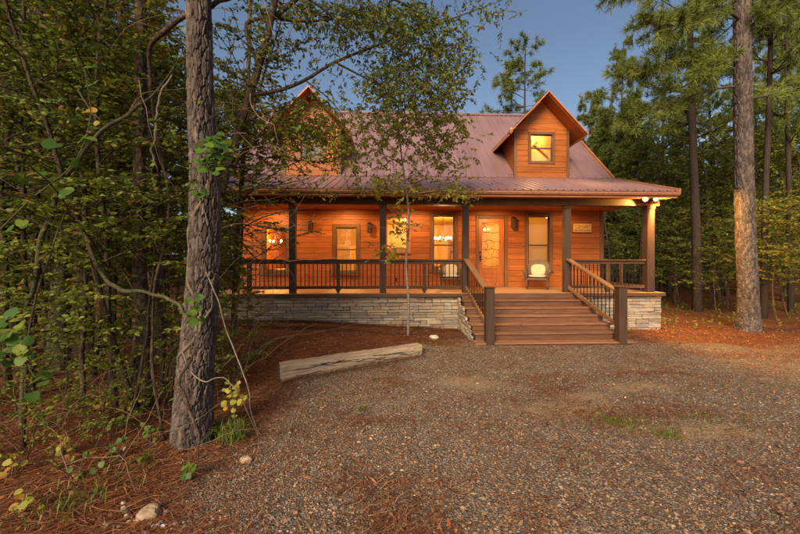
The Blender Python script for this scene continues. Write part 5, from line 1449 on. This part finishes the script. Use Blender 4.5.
# ------------------------------------------------------------------ ground cover
def polar(rng, n, r0, r1, a0=-1.25, a1=1.25):
    r = rng.uniform(r0, r1, n); a = rng.uniform(a0, a1, n); return r * np.sin(a), r * np.cos(a)
def blocked(x, y): return ((x > 2.0) & (x < 5.75) & (y > 7.75)) | ((x > -5.2) & (x < 8.0) & (y > 9.6))
def gravel():
    rng = np.random.default_rng(5); n = 135000
    x, y = polar(rng, n, 1.4, 10.5)
    m = (rng.random(n) < gravel_mask(x, y) * (1 - .75 * sand_mask(x, y)) + .03) & ~blocked(x, y); x, y = x[m], y[m]; n = len(x)
    s = np.exp(rng.normal(math.log(.0078), .36, n)); s = np.clip(s, .004, .026)
    base = np.array([(1, 0, 0), (-1, 0, 0), (0, 1, 0), (0, -1, 0), (0, 0, 1), (0, 0, -1)], float)
    V = base[None] * rng.uniform(.6, 1.35, (n, 6, 1)) + rng.normal(0, .22, (n, 6, 3)); V[:, :, 2] *= .62
    a = rng.uniform(0, 6.28, n); c, s_ = np.cos(a)[:, None], np.sin(a)[:, None]
    V = np.stack([V[..., 0] * c - V[..., 1] * s_, V[..., 0] * s_ + V[..., 1] * c, V[..., 2]], -1) * s[:, None, None]
    V += np.stack([x, y, gz(x, y) + s * .35], -1)[:, None]
    F = np.array([(0, 2, 4), (2, 1, 4), (1, 3, 4), (3, 0, 4), (2, 0, 5), (1, 2, 5), (3, 1, 5), (0, 3, 5)])
    pal = np.array([(.16, .102, .070), (.115, .076, .054), (.22, .145, .10), (.18, .15, .13), (.28, .21, .16), (.12, .105, .10), (.42, .35, .29), (.24, .115, .065), (.075, .05, .038)])
    w = np.array([.27, .19, .24, .10, .06, .03, .008, .08, .022]); cidx = rng.choice(len(pal), n, p=w / w.sum())
    C = pal[cidx] * np.array([1.22, 1.12, .96]) * rng.uniform(.76, 1.3, (n, 1)); C = np.repeat(np.c_[C, np.ones(n)], 6, 0)
    me = mesh_np('gravel', V.reshape(-1, 3), [(np.arange(n)[:, None, None] * 6 + F[None]).reshape(-1, 3)], False, {'Col': C}); me.materials.append(GRAV)
    tag(put(bpy.data.objects.new('gravel', me)), 'brown and grey crushed gravel of the drive', 'gravel', kind='stuff'); return n
def needles():
    rng = np.random.default_rng(6); n = 190000
    x, y = polar(rng, n, 1.5, 15, -1.3, 1.3)
    pn = fbm(np.stack([x * 1.6, y * 2.4, x * 0], -1), 4, 61)
    g_ = gravel_mask(x, y)
    m = (rng.random(n) < (1 - g_) * (.55 + .6 * pn) + .16 * sstep(.42, .62, pn)) & ~blocked(x, y); x, y = x[m], y[m]; n = len(x)
    a = rng.normal(.35, .75, n); L = rng.uniform(.07, .2, n); z = gz(x, y) + rng.uniform(.004, .035, n)
    d = np.stack([np.cos(a), np.sin(a), rng.normal(0, .1, n)], -1); s = np.stack([-np.sin(a), np.cos(a), np.zeros(n)], -1)
    p = np.stack([x, y, z], -1); w = rng.uniform(.0013, .0028, n)[:, None] * (1 + .12 * y[:, None]); bend = rng.normal(0, .12, (n, 1)) * L[:, None]
    L = L[:, None]
    V = np.stack([p - s * w, p + s * w, p + d * L * .5 + s * (bend + w), p + d * L * .5 + s * (bend - w), p + d * L + s * (w * .4), p + d * L - s * (w * .4)], 1).reshape(-1, 3)
    F = np.arange(n)[:, None] * 6
    pal = np.array([(.200, .064, .023), (.135, .040, .016), (.28, .108, .040), (.36, .20, .10), (.075, .026, .013)])
    C = pal[rng.choice(5, n, p=[.34, .26, .2, .1, .1])] * rng.uniform(.7, 1.3, (n, 1))
    me = mesh_np('pine_straw', V, [np.vstack([F + np.array([0, 1, 2, 3]), F + np.array([3, 2, 4, 5])])], False, {'Col': np.repeat(np.c_[C, np.ones(n)], 6, 0)}); me.materials.append(LITTER)
    tag(put(bpy.data.objects.new('pine_straw', me)), 'red-brown carpet of fallen pine needles', 'pine straw', kind='stuff')
def fallen_leaves():
    rng = np.random.default_rng(8); n = 20000
    x, y = polar(rng, n, 1.6, 15, -1.3, 1.3); m = (rng.random(n) < (1 - gravel_mask(x, y)) * .9 + .14) & ~blocked(x, y); x, y = x[m], y[m]; n = len(x)
    a = rng.uniform(0, 6.28, n); L = rng.uniform(.02, .07, n)[:, None]; p = np.stack([x, y, gz(x, y) + rng.uniform(.008, .03, n)], -1)
    D = unit(np.stack([np.cos(a), np.sin(a), rng.normal(0, .3, n)], -1)); N = unit(np.c_[rng.normal(0, .45, (n, 2)), np.ones(n)]); S = np.cross(D, N); W = L * rng.uniform(.4, .75, (n, 1)); k = rng.uniform(-.1, .3, (n, 1)) * L
    V = np.stack([p, p + D * L * .3 + S * W * .4 + N * k, p + D * L * .66 + S * W * .36 + N * k * .6, p + D * L, p + D * L * .66 - S * W * .36 + N * k * .6, p + D * L * .3 - S * W * .4 + N * k], 1).reshape(-1, 3)
    b = np.arange(n)[:, None] * 6
    pal = np.array([(.20, .085, .035), (.13, .06, .03), (.30, .10, .03), (.28, .19, .12), (.09, .05, .03), (.22, .05, .02)])
    C = pal[rng.choice(6, n, p=[.3, .25, .12, .13, .12, .08])] * rng.uniform(.7, 1.3, (n, 1))
    me = mesh_np('leaf_litter', V, [b + np.array([0, 1, 5]), b + np.array([2, 3, 4]), b + np.array([1, 2, 4, 5])], False, {'Col': np.repeat(np.c_[C, np.ones(n)], 6, 0)}); me.materials.append(LITTER)
    tag(put(bpy.data.objects.new('leaf_litter', me)), 'scattered brown and orange dead leaves on the ground', 'leaf litter', kind='stuff')
def grass():
    rng = np.random.default_rng(9); P, Ls = [], []
    def patch(c, rx, ry, n, L): 
        q = rng.normal(0, .5, (n, 2)); P.append(np.stack([c[0] + q[:, 0] * rx, c[1] + q[:, 1] * ry], -1)); Ls.append(L * rng.uniform(.5, 1.3, n))
    for u, v, rx, ry, n, L in ((613, 426, .18, .12, 260, .045), (630, 427, .35, .16, 170, .035), (668, 442, .14, .10, 200, .045), (655, 434, .6, .2, 150, .03), (700, 422, .3, .1, 120, .035), (785, 392, .5, .12, 160, .04), (590, 385, .3, .12, 90, .03),
        (460, 352, .3, .2, 90, .05), (575, 470, .3, .2, 60, .035), (395, 356, .12, .08, 160, .14), (362, 410, .05, .05, 50, .08), (375, 380, .05, .05, 40, .07), (90, 490, .3, .25, 90, .12), (40, 505, .3, .2, 70, .1), (140, 460, .2, .2, 50, .1), (228, 436, .22, .12, 260, .22), (212, 432, .12, .08, 120, .2), (755, 425, .4, .15, 60, .03), (520, 360, .4, .2, 60, .03), (640, 432, .9, .25, 420, .03), (600, 420, .4, .2, 200, .028), (720, 430, .6, .2, 160, .03), (300, 335, .8, .3, 120, .06), (440, 345, .5, .25, 100, .05)):
        patch(gp(u, v), rx, ry, n, L)
    xy = np.concatenate(P); L = np.concatenate(Ls)[:, None]; n = len(xy); a = rng.uniform(0, 6.28, n)
    p = np.c_[xy, gz(xy[:, 0], xy[:, 1])]; o = np.stack([np.cos(a), np.sin(a), a * 0], -1); s = np.stack([-np.sin(a), np.cos(a), a * 0], -1); lean = rng.uniform(.3, 1.35, (n, 1)); w = .0022 + L * .012
    V = np.stack([p - s * w, p + s * w, p + UP * L * .6 + o * L * lean * .35 + s * w * .8, p + UP * L * .6 + o * L * lean * .35 - s * w * .8, p + UP * L * (1 - lean * .45) + o * L * lean], 1).reshape(-1, 3)
    b = np.arange(n)[:, None] * 5
    me = mesh_np('grass', V, [b + np.array([0, 1, 2, 3]), b + np.array([3, 2, 4])], False, {'rnd': np.repeat(rng.random(n), 5)}); me.materials.append(L_GRASS)
    tag(put(bpy.data.objects.new('grass', me)), 'sparse tufts of green grass in the gravel and by the big pine', 'grass', kind='stuff')
def brush():
    rng = np.random.default_rng(10); g = Geo()
    for _ in range(560):
        x, y = rng.uniform(-7.5, -1.9), rng.uniform(3.0, 8.2)
        if y < 3.4 and x > -2.3: continue
        z = float(gz(x, y)); L = rng.uniform(.5, 1.9); az = rng.uniform(0, 6.28)
        P = walk(rng, (x, y, z), (math.cos(az) * .8, math.sin(az) * .8, rng.uniform(.3, 1.6)), L, 10, .16, -.09); P[:, 2] = np.maximum(P[:, 2], gz(P[:, 0], P[:, 1]) + .01)
        g.tube(P, np.linspace(rng.uniform(.002, .0055), .0014, 10), 4, False)
    for _ in range(26):                      # tall bare stems between the big pine and the cabin
        x, y = rng.uniform(-3.4, -2.2), rng.uniform(4.6, 6.6); z = float(gz(x, y)); az = rng.uniform(-.9, 1.3)
        P = walk(rng, (x, y, z), (math.cos(az) * .35, math.sin(az) * .35, 1), rng.uniform(1.4, 3.6), 14, .14, -.035)
        g.tube(P, np.linspace(rng.uniform(.003, .006), .0015, 14), 4, False)
    for _ in range(150):                     # bare twigs hanging in the canopy on the left
        x, y = rng.uniform(-5, -1.2), rng.uniform(3.8, 6.5); z = rng.uniform(2.2, 5.5); az = rng.uniform(0, 6.28)
        P = walk(rng, (x, y, z), (math.cos(az), math.sin(az), rng.normal(0, .6)), rng.uniform(.6, 1.8), 10, .2, -.06)
        g.tube(P, np.linspace(.005, .0015, 10), 4, False)
    o = put(bpy.data.objects.new('dry_brush', geo_mesh(g, 'dry_brush', DRY))); tag(o, 'tangle of thin dry stems and twigs under the left trees', 'brush', kind='stuff')
def ground_plants():
    rng = np.random.default_rng(12); lv = Leaves(rng)
    for _ in range(900):
        side = rng.random() < .55
        if side: x, y = rng.uniform(-11, -2.1), rng.uniform(3.2, 13)
        else: x, y = rng.uniform(8.5, 17), rng.uniform(9.5, 17)
        if blocked(x, y) or (x < 0 and x > -5.6 and y > 6.5 and rng.random() < .9): continue
        if side and y < 5 and rng.random() < .55: continue
        z = float(gz(x, y)); h = rng.uniform(.06, .35)
        tp = walk(rng, (x, y, z), (rng.normal(0, .5), rng.normal(0, .5), 1), h, 5, .2); lv.twig(tp, int(rng.integers(5, 14)), rng.uniform(.04, .085), .6, .5, 1.0)
    o = put(bpy.data.objects.new('ground_cover', lv.mesh('ground_cover', L_MID))); tag(o, 'low green seedlings and ground cover under the trees', 'ground cover', kind='stuff')
def banked():
    rng = np.random.default_rng(15); n = 5200
    A_, B_ = gp(279, 378), gp(420, 354); t = rng.random(n // 2); o_ = rng.normal(0, .10, n // 2); dd = unit((B_ - A_)[:2]); nn = np.array([dd[1], -dd[0]])
    p1 = A_[:2] + t[:, None] * (B_ - A_)[:2] + nn * (np.sign(o_) * .12 + o_)[:, None]
    p2 = np.stack([rng.uniform(-5, 2, n - n // 2), 9.62 - np.abs(rng.normal(0, .16, n - n // 2))], -1)
    p = np.vstack([p1, p2]); a = rng.uniform(0, 6.28, n); L = rng.uniform(.06, .16, n)[:, None]; d = np.stack([np.cos(a), np.sin(a), rng.normal(.05, .2, n)], -1); s = np.stack([-np.sin(a), np.cos(a), a * 0], -1)
    P = np.c_[p, gz(p[:, 0], p[:, 1]) + rng.uniform(.005, .05, n)]; w = rng.uniform(.0015, .0035, n)[:, None]
    V = np.stack([P - s * w, P + s * w, P + d * L + s * w * .4, P + d * L - s * w * .4], 1).reshape(-1, 3)
    C = np.array([(.175, .054, .022), (.115, .033, .015), (.25, .092, .037), (.20, .12, .06)])[rng.choice(4, n)] * rng.uniform(.7, 1.3, (n, 1))
    me = mesh_np('banked_litter', V, [np.arange(n)[:, None] * 4 + np.array([0, 1, 2, 3])], False, {'Col': np.repeat(np.c_[C, np.ones(n)], 4, 0)}); me.materials.append(LITTER)
    tag(put(bpy.data.objects.new('banked_litter', me)), 'pine needles banked against the timber and the stone base', 'pine straw', kind='stuff')
banked()
print('gravel', gravel()); needles(); fallen_leaves(); grass(); brush(); ground_plants()

# seedlings standing alone in the open
for i, (u, v, lab) in enumerate(((117, 428, 'small green seedling beside the slim bare trunk'), (130, 412, 'upright green seedling left of the big pine'), (80, 470, 'green and yellow seedling at the lower left'), (22, 505, 'broad yellow-green weed at the bottom left corner'), (185, 478, 'tiny green weed at the edge of the pine straw'), (100, 408, 'leafy seedling in front of the dry stems'), (263, 345, 'little green weed in the red soil left of the timber'), (243, 375, 'green weed behind the grass tuft by the big pine'), (45, 425, 'leafy green weed under the low vine at the left edge'), (62, 452, 'small weed between the dry stems at the lower left'), (150, 440, 'green sprig in the straw left of the big pine foot'), (12, 470, 'green weed close to the left edge near the bottom'), (118, 455, 'seedling with pale leaves in the red straw'))):
    p = gp(u, v); rng = np.random.default_rng(100 + i); sp = [p + (rng.normal(0, .05), rng.normal(0, .05), rng.uniform(.04, .2)) for _ in range(9)]
    r = leafy_vine('seedling', lab, [p + (0, 0, .02)] + sp, .05, LEAFM if i % 2 == 0 else LEAFY, cat='seedling', stem_pts=[p, p + (.01, 0, .1), p + (.03, .01, .2)])

# ------------------------------------------------------------------ timber, rocks
A, B = gp(279, 378), gp(420, 354)
tz = .155
tb = empty('squared_timber', tuple((A + B) / 2)); tag(tb, 'weathered grey-brown squared timber lying on the ground before the porch', 'timber')
dvec = B - A; Lt = np.linalg.norm(dvec[:2]); n = 40
rng = np.random.default_rng(20); V = []; prof = [(-.11, 0), (-.118, .03), (-.118, .125), (-.085, .132), (-.118, .14), (-.118, .24), (-.108, .265), (.1, .268), (.115, .24), (.118, .03), (.1, 0)]; k = len(prof)
for i in range(n):
    t = i / (n - 1); f = t * Lt - Lt / 2
    sp = max(0, math.sin(t * 6.5 + .4)) * .9 + .1; dr = .03 * math.sin(t * 9) + .012 * math.sin(t * 31)
    for c_i, q in enumerate(prof):
        y_, z_ = q
        if c_i == 3: y_ = -.118 + .05 * sp
        if c_i in (2, 4): z_ = .132 + (z_ - .132) * (.25 + 1.3 * sp)
        if c_i in (2, 3, 4): z_ += dr
        V.append((f + (rng.normal(0, .012) if i in (0, n - 1) else 0), y_ + rng.normal(0, .0025) * (c_i != 3), z_ + rng.normal(0, .003)))
n_seg = n
Q = [[i * k + j, (i + 1) * k + j, (i + 1) * k + (j + 1) % k, i * k + (j + 1) % k] for i in range(n - 1) for j in range(k)]
me = mesh_np('beam', np.array(V), [np.array(Q), np.array([[*range(k)]]), np.array([[*range((n - 1) * k + k - 1, (n - 1) * k - 1, -1)]])]); me.materials.append(TIE); me.materials.append(plain('dark_end_grain', (.05, .04, .034), .95, noise=.5, scale=60)); me.polygons[len(me.polygons) - 2].material_index = 1; me.polygons[len(me.polygons) - 1].material_index = 1
o = local('beam', me, tb); tb.rotation_euler = (0, 0, math.atan2(dvec[1], dvec[0])); tb.location.z = float(min(A[2], B[2])) - .01
g = Geo()
for i in range(13):
    f = rng.uniform(-.46, .3) * Lt; z = rng.uniform(.06, .22); l = rng.uniform(.3, .9)
    P = np.stack([np.linspace(f, min(f + l, Lt * .48), 14), np.full(14, -.1185) + rng.normal(0, .001, 14), z + np.cumsum(rng.normal(0, .006, 14))], -1); g.tube(P, np.r_[.001, np.full(12, .006), .001], 5)
local('crack', geo_mesh(g, 'crack', plain('dark_split', (.035, .022, .015), .95)), o)
def rock(name, p, s, sq, label, colr, seed, group=None):
    rng = np.random.default_rng(seed); import bmesh
    bm = bmesh.new(); bmesh.ops.create_icosphere(bm, subdivisions=3, radius=1)
    for v in bm.verts:
        q = np.array(v.co)[None] * 1.2 + seed; f1, f2 = cells(q, seed); dsp = .72 + .5 * float(f1[0]) + .2 * float(fbm(q * 3, 3, seed)[0]); v.co = Vector((v.co.x * dsp * s, v.co.y * dsp * s * .8, v.co.z * dsp * s * sq))
    me = bpy.data.meshes.new(name); bm.to_mesh(me); bm.free(); me.materials.append(colr)
    o = put(bpy.data.objects.new(name, me), None, tuple(p + (0, 0, s * sq * .45))); tag(o, label, 'rock', group); return o
RK = plain('pale_rock', (.46, .40, .33), .9, noise=.35, scale=25, bmp=.6); RKB = plain('tan_rock', (.30, .205, .13), .9, noise=.4, scale=25, bmp=.6)
rock('rock', gp(434, 339), .10, .6, 'pale rock on the ground left of the stairs', RK, 1)
rock('rock', gp(149, 510), .075, .7, 'tan rock among white pebbles at the lower left', RKB, 2)
rng = np.random.default_rng(30); bm_pts = []
for i in range(34):
    u, v = 140 + rng.normal(0, 20), 516 + rng.normal(0, 9); p = gp(u, v)
    rock('pebble', p, rng.uniform(.008, .02), .7, 'whitish pebble in the little heap round the tan rock', RK, 60 + i % 5, 'white pebbles round the tan rock')
rock('rock', gp(246, 458), .05, .6, 'brown stone at the gravel edge right of the grass tuft', RKB, 7)

def roof_litter():
    rng = np.random.default_rng(91); n = 420
    x = np.concatenate([rng.uniform(-5.2, 3.5, 300), rng.uniform(-5.2, 8, 120)]); t = rng.random(n) ** .7; up_ = rng.random(n) < .35
    y = np.where(up_, 12.1 + t * 3.6, 9.4 + t * 2.6); z = np.where(up_, 4.98 + (y - 12.05) * .988, 3.97 + (y - 9.30) * .3636) + .028
    m = ~(up_ & ((np.abs(x - 5.54) < 1.6) | (np.abs(x + 2.56) < 1.6))); x, y, z = x[m], y[m], z[m]; n = len(x)
    lv = Leaves(rng); lv.add(np.stack([x, y, z], -1), np.c_[rng.normal(0, 1, (n, 2)), rng.normal(0, .1, n)], np.c_[rng.normal(0, .2, n), np.full(n, -.4), np.ones(n)], rng.uniform(.04, .1, n), .04)
    me = lv.mesh('roof_leaves', LITTER); c = np.array([(.20, .10, .05), (.12, .06, .03), (.28, .16, .08)])[rng.choice(3, n)]
    at_ = me.attributes.new('Col', 'FLOAT_COLOR', 'POINT'); at_.data.foreach_set('color', np.repeat(np.c_[c, np.ones(n)], 6, 0).astype(np.float32).ravel())
    tag(put(bpy.data.objects.new('roof_leaves', me)), 'dead leaves scattered on the burgundy metal roof', 'leaf litter', kind='stuff')
roof_litter()
